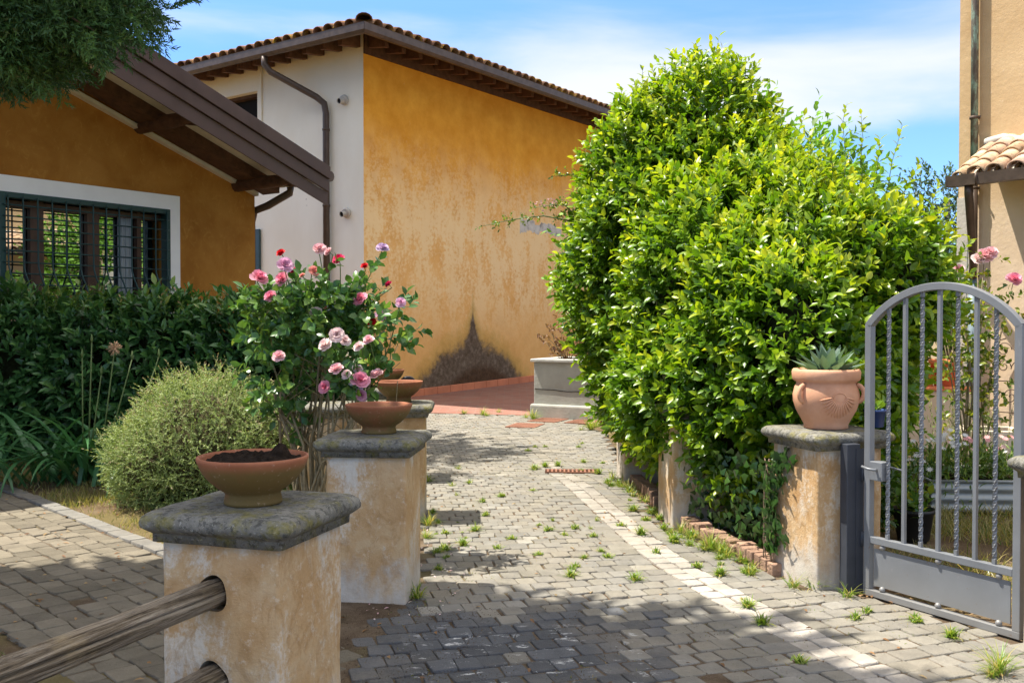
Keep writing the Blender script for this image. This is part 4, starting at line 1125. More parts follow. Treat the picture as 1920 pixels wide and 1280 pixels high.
# steel post against the pillar
gp_ = empty('gate_post', (1.835, 5.165, 0), R(19), 'dark steel gate post fixed to the pillar next to the gate', 'post')
b = MB(); b.box(-.055, .030, -.03, .03, -.02, .80); b.build('post', M['gate_dark'], gp_, bevel=.004)
b = MB(); b.box(-.0, .05, -.034, -.031, .0, .775); b.box(.031, .046, -.031, .0, .62, .70); b.tube([(.04, -.038, .25), (.04, -.038, .33)], .011, 8); b.tube([(.04, -.038, .60), (.04, -.038, .68)], .011, 8); b.build('striker', M['gate_dark'], gp_)

# ------------------------------------------------------------------ pots on the gate pillar
POTP = [(.112, 0), (.122, .004), (.120, .02), (.136, .05), (.164, .10), (.180, .15), (.182, .185), (.172, .225), (.163, .245), (.164, .255), (.180, .264), (.186, .275), (.188, .308), (.184, .320), (.178, .326), (.173, .325), (.160, .318), (.150, .30), (.147, .25), (.15, .2), (0, .19)]
pot = MB(); pot.lathe(POTP, 56)
po_ = pot.build('terracotta_pot', M['pot']); po_.location = (xg - .01, yg - .02, CAPZ); po_.scale = (1.0, 1.0, 1.03)
tag(po_, 'large pale terracotta pot with incised sunburst and ring handles on the gate pillar', 'pot')
for sgn in (1, -1):
    hn = MB(); hn.tube([(sgn * (.168 + .036 * math.sin(t)), 0, .195 + .045 * math.cos(t)) for t in np.linspace(-.1, 3.2, 12)], .013, 8); o = hn.build('handle', M['pot'], po_); o.rotation_euler = (0, 0, R(-28 * sgn))
ray = MB()     # incised rays, slim ridges fanned over the belly
for k in range(15):
    a = -math.pi * .06 - k * math.pi * .88 / 14; ln = .075
    def bel(th, z): 
        r = np.interp(z, [p[1] for p in POTP[:9]], [p[0] for p in POTP[:9]]) + .0005
        return Vector((r * math.sin(th), -r * math.cos(th), z))
    c0_, z0_ = .10, .185
    pts = [bel(c0_ + .03 * math.cos(a) / .17 + t * ln * math.cos(a) / .17, z0_ + .03 * math.sin(a) + t * ln * 1.2 * math.sin(a)) for t in np.linspace(0, 1, 5)]
    ray.tube(pts, [.002, .0055, .006, .005, .001], 6)
ray.tube([bel(.10 + .035 * math.cos(t) / .17, .178 + .026 * math.sin(t)) for t in np.linspace(0, 3.2, 12)], .004, 6)
ray.build('sunburst', M['pot'], po_)
ps = MB(); ps.lathe([(.15, .285), (.08, .30), (0, .305)], 24); ps.build('soil', M['soil'], po_)
# agave
ag = empty('agave', (xg - .0, yg - .02, CAPZ + .30), 0, 'grey green agave rosette growing in the large terracotta pot', 'plant')
N = 26; t = np.arange(N) / N; an = np.arange(N) * 2.4
el = .25 + 1.0 * t
A = np.stack([np.cos(an) * np.cos(el), np.sin(an) * np.cos(el), np.sin(el)], 1); Nn = np.stack([-np.cos(an) * np.sin(el), -np.sin(an) * np.sin(el), np.cos(el)], 1)
TA = np.array([(-.5, 0, 0), (.5, 0, 0), (0, 0, -.12), (-.62, .4, .06), (.62, .4, .06), (0, .4, -.06), (-.35, .75, .05), (.35, .75, .05), (0, .75, -.0), (0, 1.02, .06)]); TF = [(0, 2, 5, 3), (2, 1, 4, 5), (3, 5, 8, 6), (5, 4, 7, 8), (6, 8, 9), (8, 7, 9)]
leafmesh('leaves', np.zeros((N, 3)) + A * .01, A, Nn, .20 - .05 * t + RNG.random(N) * .03, .055, ramp_col(RNG.random(N), [(0, (.10, .17, .13)), (1, (.17, .25, .18))]), M['soft'], ag, TA, TF)
# blue pot
bp = MB(); bp.lathe([(.055, 0), (.06, .003), (.075, .11), (.082, .112), (.082, .128), (.072, .128), (.066, .10), (0, .09)], 30)
bpo = bp.build('blue_pot', M['blue_glaze']); bl = at(1640, 797, 5.50); bpo.location = (bl.x - .0, 5.50, CAPZ - .002); bpo.scale = (.8, .8, .8)
tag(bpo, 'small dark blue pot tucked behind the gate on the pillar cap', 'pot')
sp_p = np.array([[bl.x, 5.50, CAPZ + .07]] * 9) + RNG.normal(size=(9, 3)) * .015
P_, A_, N_, I_, T_ = sprigs(sp_p, norm(rdir(9) + np.array([0, 0, 1.2])), 6, .10)
bpl = empty('potted_herb', (0, 0, 0), 0, 'leafy green seedling growing in the small blue pot', 'plant')
leafmesh('leaves', P_, A_, N_, .055, .032, ramp_col(RNG.random(len(P_)), [(0, (.09, .20, .02)), (1, (.22, .34, .04))]), M['leaf'], bpl)

# ------------------------------------------------------------------ planter box on the terrace
PX = Vector((.335, 14.72, 0)); prot = math.atan2(-.483, .875)
pb = empty('planter_box', PX, prot, 'grey cement planter box with a cracked side and stepped foot half hidden by the hedge', 'planter')
b = MB(); W_, D_ = 2.2, 1.2
b.box(0, W_, 0, .12, .20, .85); b.box(0, .12, .12, D_, .20, .85); b.box(W_ - .12, W_, .12, D_, .20, .85); b.box(.12, W_ - .12, D_ - .12, D_, .20, .85); b.build('side', M['concrete'], pb, bevel=.012)
b = MB(); b.box(-.05, W_ + .05, -.05, D_ + .05, -.03, .21); b.build('plinth', M['concrete'], pb, bevel=.03)
b = MB(); b.box(-.04, W_ + .04, -.05, .14, .851, .90); b.box(-.04, .14, .1402, D_, .8512, .9); b.box(W_ - .14, W_ + .04, .1402, D_, .8512, .9); b.box(.1402, W_ - .1402, D_ - .14, D_ + .04, .8512, .9); b.build('rim', M['concrete_top'], pb, bevel=.012)
b = MB(); b.box(.115, W_ - .115, .115, D_ - .115, .5, .82); b.build('soil', M['soil'], pb)
b = MB(); cr = [(.02 + k * .11, -.0035, .44 - .012 * k * .35 + random.gauss(0, .006)) for k in range(20)]; b.tube(cr, .006, 4); b.build('crack', M['black_void'], pb)

# rusty covers and drain
def plate(px, py, w, d, rot, label, cat='cover', name='inspection_cover'):
    c = gr(px, py); b = MB(); b.box(-w / 2, w / 2, -d / 2, d / 2, -.01, .012)
    for k in range(-4, 5): b.box(k * w / 10 - .006, k * w / 10 + .006, -d / 2 + .04, d / 2 - .04, .012, .016)
    o = b.build(name, M['rust'], bevel=.003); o.location = (c.x, c.y, .0); o.rotation_euler = (0, 0, R(rot)); return tag(o, label, cat, 'rusty inspection covers')
plate(985, 798, .42, .55, -18, 'rusty square cover sunk in the pavers left of the planter')
plate(1028, 788, .44, .55, -26, 'rusty cover right at the foot of the grey planter')
plate(1094, 791, .40, .5, -26, 'rusty cover nearest the hedge, partly under its leaves')
dg = MB(); c = gr(1072, 884)
for k in range(13): dg.box(-.24 + k * .04, -.24 + k * .04 + .017, -.085, .085, -.012, .008)
for yy in (-.092, -.008, .078): dg.box(-.26, .27, yy, yy + .016, -.0125, .0085)
dgo = dg.build('drain_grate', M['rust']); dgo.location = (c.x, c.y, .004); dgo.rotation_euler = (0, 0, R(-3)); tag(dgo, 'rusty slotted drain grate set in the driveway at the end of the white strip', 'drain grate')
# brick edging under the hedge
def edging(p0, p1, label):
    p0, p1 = Vector(p0), Vector(p1); L = (p1 - p0).length; e = MB(); n = int(L / .075)
    for i in range(n):
        a = i * L / n + .004; b_ = (i + 1) * L / n - .004; h = .078 + random.gauss(0, .009); yo = random.gauss(0, .006)
        e.box(a, b_, yo - .05, yo + .055, -.06, h)
    o = e.build('brick_edging', M['brick'], bevel=.007); o.location = p0; o.rotation_euler = (0, 0, math.atan2((p1 - p0).y, (p1 - p0).x)); return tag(o, label, 'edging', 'brick edgings under the hedge')
edging(gr(1288, 987), gr(1462, 1078), 'longer row of upright edging bricks between the gate pillar and the pale pillar')
edging(gr(1192, 902), gr(1240, 950), 'short row of edging bricks between the pale pillar and the farthest pillar')


# ================================================================== plants
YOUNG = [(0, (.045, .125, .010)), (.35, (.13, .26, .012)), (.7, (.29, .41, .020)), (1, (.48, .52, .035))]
def foliage(name, ells, ns, k, ln, L, W, stops, mat, parent, depth=.3, zmin=.1, up=.25, bump=.12, bias=.0, spread=1.0, young=1.0, tpl=LEAF, tf=LEAF_F, pw=1.4, bs=1.6, keep=None, jit=.38):
    p, g, u = shell(ells, ns, depth, zmin, bump, bs, pw)
    if keep is not None:
        q = keep(p); p, g, u = p[q], g[q], u[q]
    d = norm(g + RNG.normal(size=g.shape) * jit + np.array([0, 0, up]))
    n = len(p); lnv = ln * (.6 + .8 * RNG.random(n))
    P, A, N_, I, T = sprigs(p, d, k, lnv, spread)
    age = RNG.random(n)                       # how fresh each shoot is
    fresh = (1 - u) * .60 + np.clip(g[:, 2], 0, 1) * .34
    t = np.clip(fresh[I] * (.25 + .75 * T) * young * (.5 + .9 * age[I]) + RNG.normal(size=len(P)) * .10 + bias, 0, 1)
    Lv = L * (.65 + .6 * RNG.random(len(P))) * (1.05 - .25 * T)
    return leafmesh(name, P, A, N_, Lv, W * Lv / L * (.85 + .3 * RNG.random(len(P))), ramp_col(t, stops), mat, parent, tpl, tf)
def shoots(name, bases, k, L, W, stops, parent, mat, stemr=.004):
    """long free shoots with leaves all the way up: bases = [(p0, direction, length)]"""
    mb = MB(); PP, AA, NN, TT = [], [], [], []
    for p0, d, ln in bases:
        p = Vector(p0); d = Vector(d).normalized(); pts = [p.copy()]; n = 8
        for i in range(n):
            d = (d + Vector((random.gauss(0, .10), random.gauss(0, .10), .06))).normalized(); p = p + d * ln / n; pts.append(p.copy())
        mb.tube(pts, [stemr * (1 - .7 * i / n) for i in range(n + 1)], 5)
        ph = random.uniform(0, 6)
        for j in range(k):
            t = (j + .3) / k * n; i = min(n - 1, int(t)); q = pts[i].lerp(pts[i + 1], t - i); ax = (pts[i + 1] - pts[i]).normalized()
            a = ph + j * 2.4; s1 = ax.cross(Vector((.3, .5, .1))).normalized(); s2 = ax.cross(s1); r = s1 * math.cos(a) + s2 * math.sin(a)
            PP.append(q); AA.append(ax * (.45 + .5 * j / k) + r); NN.append(ax - r * .5 + Vector((0, 0, .4))); TT.append(.45 + .5 * j / k + random.gauss(0, .12))
    PP, AA, NN = (np.array([tuple(v) for v in z]) for z in (PP, AA, NN)); T = np.clip(np.array(TT), 0, 1)
    Lv = L * (1.15 - .6 * T) * (.8 + .4 * RNG.random(len(T)))
    st = mb.build(name + '_stems', M['gstem'], parent)  # bare stems of all the shoots in one mesh
    leafmesh(name + '_leaves', PP, AA, NN, Lv, W * Lv / L, ramp_col(T, stops), mat, parent)

# ---- the big clipped evergreen hedge on the right
hedge = empty('hedge', (0, 0, 0), 0, 'huge bright green hedge of glossy leaves towering over the right side of the driveway', 'hedge')
HE = [(1.50, 8.5, 1.75, .88, 1.0, 1.62), (1.62, 8.5, 2.70, .66, .75, .94), (1.22, 8.6, 2.46, .56, .7, .90), (1.10, 8.75, 1.95, .60, .8, .95), (1.42, 8.75, 1.05, .56, .7, .85), (2.05, 6.85, 1.36, .74, .8, 1.06), (2.46, 6.8, 1.68, .56, .65, .62),
      (1.62, 6.75, 1.12, .42, .75, .95), (1.50, 7.5, 1.45, .58, .8, 1.2), (1.80, 6.15, 1.22, .36, .42, .62), (2.3, 7.8, 1.48, .85, .9, 1.15), (1.92, 7.5, 2.0, .55, .7, .70), (1.88, 8.0, 2.35, .52, .6, .72), (1.22, 7.35, .98, .36, .6, .50), (1.24, 8.7, .82, .38, .5, .48)]
front = lambda p: RNG.random(len(p)) < np.clip(1.25 - (p[:, 1] - .55 * np.abs(p[:, 0] - 1.2) - 6.9) * .45, .22, 1)
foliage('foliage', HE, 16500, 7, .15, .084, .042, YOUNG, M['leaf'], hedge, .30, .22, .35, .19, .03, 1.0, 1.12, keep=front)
core = MB()
for e in HE:
    vs = []; n, m_ = 14, 9
    for i in range(m_ + 1):
        for k in range(n):
            th = math.pi * i / m_; a = 2 * math.pi * k / n
            v = Vector((math.sin(th) * math.cos(a), math.sin(th) * math.sin(a), math.cos(th)))
            v = Vector((e[0] + v.x * e[3] * .66, e[1] + v.y * e[4] * .66, max(.12, e[2] + v.z * e[5] * .66)))
            vs.append(v)
    core.add(vs, [(i * n + k, i * n + (k + 1) % n, (i + 1) * n + (k + 1) % n, (i + 1) * n + k) for i in range(m_) for k in range(n)], 0, None, True)
bmat = simple('dark_core_fill', (.030, .035, .014), 1, 0, .6, 30, .8, .1, .02)
core.build('dark_core', bmat, hedge)  # solid dark blobs standing in for the shade inside the hedge
trk = MB()
for (x, y) in ((1.5, 7.1), (1.65, 7.6), (1.6, 8.4), (1.5, 8.9), (2.0, 6.9), (2.3, 6.8), (1.85, 6.5), (1.6, 7.9)):
    p = Vector((x, y, -.05)); pts = [p]; d = Vector((random.gauss(0, .1), random.gauss(0, .1), 1))
    for i in range(5): pts.append(pts[-1] + d * .2); d = (d + Vector((random.gauss(0, .15), random.gauss(0, .15), 0)))
    trk.tube(pts, [.03, .027, .024, .02, .016, .012], 7)
trk.build('trunks', M['bark'], hedge)
sb = []
def px_shoot(px, py, Y, ln, lean=0): p = at(px, py, Y); sb.append((p - Vector((lean * ln * .4, 0, ln * .95)), (lean, 0, 1), ln))
for a in ((1340, 72, 8.45, .65, .05), (1300, 108, 8.4, .55, -.1), (1385, 118, 8.4, .55, .15), (1255, 112, 8.4, .5, -.05), (1215, 128, 8.5, .5, -.1), (1180, 160, 8.5, .45, -.2), (1400, 145, 8.3, .5, .3), (1365, 100, 8.5, .5, .1), (1150, 190, 8.5, .4, -.25),
          (1585, 197, 6.9, .55, .02), (1620, 215, 6.9, .5, .05), (1675, 238, 6.8, .5, .25), (1700, 300, 6.8, .4, .4), (1520, 250, 7.0, .35, .1), (1480, 212, 7.3, .45, .15), (1560, 262, 6.8, .3, 0), (1640, 262, 6.7, .35, .1), (1440, 205, 7.6, .45, .2), (1770, 372, 6.7, .35, .4), (1740, 345, 6.7, .35, .2), (1108, 265, 8.6, .4, -.35), (1790, 440, 6.6, .35, .6)):
    px_shoot(*a)
for _ in range(70):
    e = HE[random.choice([0, 1, 1, 2, 2, 3, 5, 5, 6, 7, 8, 9])]; a = random.uniform(0, 6.28); th = random.uniform(0, 1.0)
    v = Vector((math.sin(th) * math.cos(a), math.sin(th) * math.sin(a), math.cos(th))); p = Vector((e[0] + v.x * e[3] * .93, e[1] + v.y * e[4] * .93, e[2] + v.z * e[5] * .93))
    sb.append((p, v + Vector((0, 0, .8)), random.uniform(.18, .34)))
shoots('shoot', sb, 19, .105, .050, [(0, (.07, .17, .012)), (.6, (.18, .30, .02)), (1, (.36, .42, .04))], hedge, M['leaf'])

# ivy at the foot of the hedge, climbing the gate pillar
ivy = empty('ivy', (1.5, 5.9, 0), 0, 'dark ivy creeping from under the hedge onto the gate pillar', 'ivy')
pi_, di_ = [], []
for _ in range(950):
    t = random.random(); p = Vector((1.52, 5.62, 0)).lerp(Vector((1.14, 7.2, 0)), t); p += Vector((random.uniform(-.02, .35) , random.uniform(-.05, .2), 0)); z = random.random() ** 1.2 * (.62 - .1 * t)
    pi_.append((p.x - z * .08, p.y, .03 + z)); di_.append((-.8, -.5, random.uniform(-.4, .3)))
for _ in range(260):
    z = random.uniform(.15, .72); l = random.gauss(0, .05) - .05 + .10 * math.sin(z * 6); f = Vector((1.66, 5.19, 0)) + Vector((-.33, .945, 0)) * (.42 - abs(l)); pi_.append((f.x - .02 - random.random() * .03, f.y, z)); di_.append((-.95, -.3, random.uniform(-.5, .2)))
pi_ = np.array(pi_) - np.array([1.5, 5.9, 0]); di_ = norm(np.array(di_) + RNG.normal(size=(len(di_), 3)) * .25)
n_ = len(pi_); ax = norm(np.cross(di_, rdir(n_)) + np.array([0, 0, -.5])); IV = np.array([(0, 0, 0), (0, .45, .05), (-.55, .18, .0), (.55, .18, .0), (-.28, .5, .0), (.28, .5, .0), (0, 1, 0)]); IVF = [(0, 1, 2), (0, 3, 1), (2, 1, 4), (1, 3, 5), (4, 1, 6), (1, 5, 6)]
leafmesh('leaves', pi_, ax, di_, .040 + .026 * RNG.random(n_), .042 + .02 * RNG.random(n_), ramp_col(RNG.random(n_), [(0, (.018, .05, .012)), (.8, (.045, .11, .02)), (1, (.10, .19, .03))]), M['dleaf'], ivy, IV, IVF)
iv = MB()
for k in range(5):
    z = 0; pts = []
    for j in range(9): f = Vector((1.64, 5.19, 0)) + Vector((-.33, .945, 0)) * (.40 - .05 * math.sin(j * .8 + k)); pts.append(Vector((f.x - .015, f.y, .02 + j * .08)) - Vector((1.5, 5.9, 0)))
    iv.tube(pts, .004, 5)
iv.build('stems', M['bark'], ivy)

# ---- dark hedge below the cottage window
DH = [(-6.9, 10.6, .82, .6, .55, .98), (-6.1, 10.3, .84, .6, .55, .98), (-5.3, 10.25, .86, .6, .52, 1.0), (-4.5, 10.3, .84, .6, .5, .97), (-3.75, 10.3, .82, .6, .5, .95), (-3.0, 10.25, .82, .58, .5, .93), (-2.35, 10.2, .76, .5, .5, .86)]
DH = [(a, b, c - .07, d, e, f - .04) for a, b, c, d, e, f in DH]
dhe = empty('hedge', (0, 0, 0), 0, 'dark green laurel hedge under the barred cottage window', 'hedge')
foliage('foliage', DH, 5200, 7, .17, .145, .056, [(0, (.035, .10, .032)), (.5, (.08, .20, .055)), (.8, (.17, .30, .06)), (1, (.36, .36, .09))], M['dleaf'], dhe, .3, .12, .45, .10, .12, 1.0, .7, keep=lambda p: p[:, 1] < 10.55)
dc = MB()
for e in DH:
    vs = []; n, m_ = 14, 9
    for i in range(m_ + 1):
        for k in range(n):
            th = math.pi * i / m_; a = 2 * math.pi * k / n
            vs.append((e[0] + math.sin(th) * math.cos(a) * e[3] * .68, e[1] + math.sin(th) * math.sin(a) * e[4] * .68, max(.05, e[2] + math.cos(th) * e[5] * .7)))
    dc.add(vs, [(i * n + k, i * n + (k + 1) % n, (i + 1) * n + (k + 1) % n, (i + 1) * n + k) for i in range(m_) for k in range(n)], 0, None, True)
dc.build('dark_core', bmat, dhe)  # same dark blobs, inner shade of this hedge put into colour
sb = []
for _ in range(60):
    e = random.choice(DH); sb.append(((e[0] + random.uniform(-.5, .5), e[1] + random.uniform(-.45, .1), e[2] + e[5] * .85), (random.gauss(0, .2), random.gauss(-.1, .2), 1), random.uniform(.15, .32)))
shoots('shoot', sb, 11, .10, .034, [(0, (.04, .11, .02)), (.8, (.12, .20, .03)), (1, (.30, .16, .07))], dhe, M['dleaf'])

# ---- low grey green mound shrub
th = empty('mound_shrub', (-2.46, 7.82, 0), 0, 'rounded pale green shrub of fine wiry leaves on the bed edge behind the nearest pillar', 'shrub')
TE = [(0, 0, .40, .72, .62, .66), (-.34, -.08, .30, .46, .5, .46), (.34, .0, .34, .42, .5, .50)]
GREY = [(0, (.10, .135, .045)), (.5, (.23, .30, .095)), (.9, (.40, .47, .17)), (1, (.36, .28, .17))]
foliage('foliage', TE, 7600, 14, .10, .020, .0075, GREY, M['soft'], th, .30, .02, .0, .20, .32, 1.1, .9, QUAD, QUAD_F, 1.3, 3.0, None, .95)
sb = MB()
for _ in range(260):
    d = rdir(1)[0]; d[2] = abs(d[2]) + .15; d = Vector(d).normalized(); p = Vector((d.x * .1, d.y * .1, .05)); e = random.choice(TE)
    q = Vector((e[0] + d.x * e[3] * .95, e[1] + d.y * e[4] * .95, e[2] + d.z * e[5] * .9)); m2 = p.lerp(q, .5) + Vector((0, 0, .06)); sb.tube([p, m2, q], [.006, .004, .002], 4)
sb.build('twigs', M['stem'], th)
tcore = MB()
for e in TE:
    vs = []; n, m_ = 14, 9
    for i in range(m_ + 1):
        for k in range(n):
            t_ = math.pi * i / m_; a = 2 * math.pi * k / n
            vs.append((e[0] + math.sin(t_) * math.cos(a) * e[3] * .70, e[1] + math.sin(t_) * math.sin(a) * e[4] * .7, max(.02, e[2] + math.cos(t_) * e[5] * .7)))
    tcore.add(vs, [(i * n + k, i * n + (k + 1) % n, (i + 1) * n + (k + 1) % n, (i + 1) * n + k) for i in range(m_) for k in range(n)], 0, None, True)
tcore.build('dark_core', simple('brown_core_fill', (.085, .075, .035), 1, 0, .6, 40, .8, .1, .02), th)  # solid brown blobs filling the inside of the mound

# ---- agapanthus clump
agp = empty('agapanthus', (-4.0, 8.75, 0), 0, 'agapanthus clump with arching strap leaves and tall seed stalks before the dark hedge', 'plant')
def ribbon(mb, p0, az, el, ln, wd, droop, n=9, col=None):
    p = Vector(p0); vs = []; e = el
    for i in range(n + 1):
        t = i / n; d = Vector((math.cos(az) * math.cos(e), math.sin(az) * math.cos(e), math.sin(e))); sd = Vector((-math.sin(az), math.cos(az), 0)); up = sd.cross(d) * -1
        wv = wd * (1 - t ** 3) * (.6 + .4 * min(1, t * 4)); vs += [p - sd * wv / 2 + up * wv * .12, p, p + sd * wv / 2 + up * wv * .12]
        p = p + d * ln / n; e -= droop / n * (.5 + t)
    fs = []
    for i in range(n): fs += [(i * 3, i * 3 + 1, i * 3 + 4, i * 3 + 3), (i * 3 + 1, i * 3 + 2, i * 3 + 5, i * 3 + 4)]
    mb.add(vs, fs, 0, col, True)
am = MB()
for k in range(85):
    c_ = random.random(); col = (.045 + .05 * c_, .135 + .13 * c_, .05 + .04 * c_)
    ribbon(am, (random.gauss(0, .28), random.gauss(0, .14), 0), random.uniform(0, 6.28), random.uniform(.7, 1.4), random.uniform(.85, 1.2), random.uniform(.048, .064), random.uniform(1.5, 2.7), 10, col)
am.build('leaves', M['dleaf'], agp, col=True)
for (px, py, fl) in ((215, 652, 1), (154, 668, 0), (248, 672, 0), (190, 700, 0), (172, 640, 0), (298, 668, 0)):
    p = at(px, py, 8.7) - Vector((-4.0, 8.75, 0)); s_ = MB(); b0 = Vector((p.x * .45 + random.gauss(0, .05), 0, 0)); s_.tube([b0, b0.lerp(p, .5) + Vector((.0, 0, .0)), p], [.008, .007, .005], 6); so2 = s_.build('stalk', M['gstem'], agp)
    if fl:
        h_ = MB()
        for _ in range(60): d = Vector(rdir(1)[0]); h_.tube([p, p + d * .035, p + d * random.uniform(.05, .075) + Vector((0, 0, -.004))], [.0018, .0015, .003], 4)
        h_.build('seed_head', simple('dry_seed_head', (.52, .33, .20), .9), so2)
    else:
        h_ = MB(); h_.tube([p - Vector((0, 0, .01)), p + Vector((0, 0, .02)), p + Vector((0, 0, .07))], [.006, .012, .002], 7); h_.build('bud', M['gstem'], so2)

# ---- roses
def blossom(name, p, r, axis, c0, c1, parent, label=None):
    PP, AA, NN, LL, CC = [], [], [], [], []
    ax = Vector(axis).normalized(); s1 = ax.cross(Vector((.2, .9, .3))).normalized(); s2 = ax.cross(s1)
    for ring, (m_, open_, ln, off) in enumerate(((7, 1.45, 1.0, 0), (7, 1.05, .92, .05), (6, .70, .80, .09), (5, .42, .66, .12), (4, .2, .5, .14))):
        for k in range(m_):
            a = 2 * math.pi * (k + .5 * (ring % 2)) / m_ + random.gauss(0, .12); o = open_ + random.gauss(0, .10)
            rd = s1 * math.cos(a) + s2 * math.sin(a); d = ax * math.cos(o) + rd * math.sin(o); nn = ax * math.sin(o) - rd * math.cos(o)
            PP.append(ax * off * r + rd * .05 * r); AA.append(d); NN.append(nn); LL.append(r * ln * random.uniform(.9, 1.1)); t = ring / 4 * .7 + random.random() * .3
            CC.append([c0[i] * (1 - t) + c1[i] * t for i in range(3)])
    a = lambda q: np.array([tuple(v) for v in q])
    L = np.array(LL); o = leafmesh(name, a(PP), a(AA), a(NN), L, L * .95, np.array(CC), M['petal'], parent, PETAL, PETAL_F)
    o.location = p
    if label: o['label'] = label
    return o
COLS = {'pink': ((.90, .46, .56), (.84, .24, .38)), 'light': ((.92, .66, .68), (.88, .50, .54)), 'pale': ((.92, .80, .78), (.90, .70, .69)), 'lilac': ((.86, .58, .74), (.78, .40, .60)), 'lavender': ((.68, .54, .74), (.58, .42, .64)),
        'red': ((.72, .02, .03), (.6, .01, .016)), 'crimson': ((.70, .03, .14), (.55, .015, .09)), 'salmon': ((.88, .44, .38), (.84, .34, .28))}
ROOT = Vector((-1.30, 6.15, 0))
rose = empty('rose_bush', ROOT, 0, 'tall rose bush full of mixed pink and red blooms growing behind the second pillar', 'rose bush')
FL = [(125, 280, 40, 'pink'), (248, 282, 34, 'pink'), (187, 373, 30, 'pink'), (258, 212, 36, 'lilac'), (300, 240, 18, 'crimson'), (238, 150, 20, 'red'), (435, 130, 30, 'light'), (485, 145, 22, 'light'), (535, 185, 28, 'crimson'), (405, 243, 26, 'salmon'),
      (348, 266, 14, 'salmon'), (650, 390, 36, 'pink'), (760, 128, 28, 'lavender'), (668, 218, 17, 'red'), (793, 310, 18, 'crimson'), (853, 405, 24, 'lilac'), (752, 473, 28, 'lilac'), (705, 503, 22, 'red'), (418, 455, 28, 'pale'), (690, 598, 26, 'light'),
      (228, 683, 30, 'light'), (525, 570, 34, 'pale'), (562, 602, 30, 'pale'), (468, 625, 34, 'pale'), (640, 632, 26, 'pale'), (525, 750, 34, 'light'), (577, 775, 24, 'pale'), (630, 745, 24, 'pale'), (645, 805, 42, 'pink'), (730, 778, 32, 'light'), (655, 875, 30, 'lilac'), (465, 838, 30, 'pink'), (610, 800, 26, 'pale')]
cane = MB(); gtw = MB(); RP, RD_ = [], []
HUBS = [ROOT * 0 + Vector(v) for v in ((-.22, -.05, 1.1), (.0, -.1, 1.25), (.25, -.1, 1.15), (.42, -.15, 1.05), (.1, .05, 1.3), (-.1, .0, .95))]
for i, h in enumerate(HUBS):
    for k in range(6):
        b0 = Vector((random.gauss(0, .10), random.gauss(0, .08), 0)); mid = b0.lerp(h, .55) + Vector((random.gauss(0, .05), random.gauss(0, .05), 0)); e = h + Vector((random.gauss(0, .09), random.gauss(0, .09), random.gauss(0, .1)))
        cane.tube([b0, b0.lerp(mid, .5) + Vector((random.gauss(0, .012), 0, 0)), mid, e], [.011, .010, .008, .006], 6)
        for q in range(3):
            m2 = mid.lerp(e, random.random()); cane.tube([m2, m2 + Vector((random.gauss(0, .10), random.gauss(0, .1), random.uniform(.05, .2)))], [.004, .002], 4)
for (x, y, r, c) in FL:
    px, py = 440 + x * .3646, 420 + y * .3646; Yd = 5.95 + random.uniform(-.12, .12) if y < 540 else 5.72 + random.uniform(-.06, .06)
    p = at(px, py, Yd) - ROOT; rr = r * .3646 * Yd / F * 1.25
    axd = Vector((random.gauss(0, .45) - .05, -1 + random.gauss(0, .25), .75 + random.gauss(0, .3)))
    lab = {'pink': 'deep pink bloom', 'light': 'soft pink bloom', 'pale': 'pale blush bloom', 'lilac': 'lilac pink bloom', 'lavender': 'lavender bloom', 'red': 'bright red bloom', 'crimson': 'crimson bloom', 'salmon': 'salmon bloom'}[c]
    blossom('flower', p, rr, axd, *COLS[c], rose, lab)
    h = min(HUBS, key=lambda q: (q - p).length + random.random() * .1); q = p - Vector(axd).normalized() * .03; md = h.lerp(q, .5) + Vector((random.gauss(0, .03), random.gauss(0, .03), -.02))
    gtw.tube([h, md, q, p], [.005, .004, .003, .004], 5)
    for k in range(3): t = random.uniform(.35, .9); RP.append(h.lerp(q, t) + Vector((0, 0, -.01))); RD_.append(Vector(rdir(1)[0]) + Vector((0, -.3, .2)))
cane.build('canes', M['stem'], rose); gtw.build('stems', M['gstem'], rose)
RE = [(.0, -.05, 1.43, .40, .30, .29), (.42, -.12, 1.40, .28, .26, .30), (-.18, -.05, 1.12, .20, .22, .30), (-.12, -.05, .92, .14, .15, .2), (.12, -.1, 1.55, .2, .2, .22), (-.30, -.03, 1.50, .14, .16, .16)]
rp_, rg_, ru_ = shell(RE, 340, .75, .4, .2, 3, .9)
RP = np.concatenate([rp_, np.array([tuple(v) for v in RP])]); RD_ = np.concatenate([norm(rg_ + rdir(len(rg_)) * .7 + np.array([0, -.2, .1])), np.array([tuple(v.normalized()) for v in RD_])])
P_, A_, N_, I_, T_ = sprigs(RP, RD_, 5, .10, 1.1)
t_ = RNG.random(len(P_)) * .6 + .4 * RNG.random(len(RP))[I_]
leafmesh('foliage', P_, A_, N_, 1.0 * (.054 + .026 * RNG.random(len(P_))), .040 + .014 * RNG.random(len(P_)), ramp_col(t_, [(0, (.035, .10, .03)), (.5, (.09, .20, .045)), (.85, (.20, .33, .05)), (1, (.32, .40, .06))]), M['dleaf'], rose)

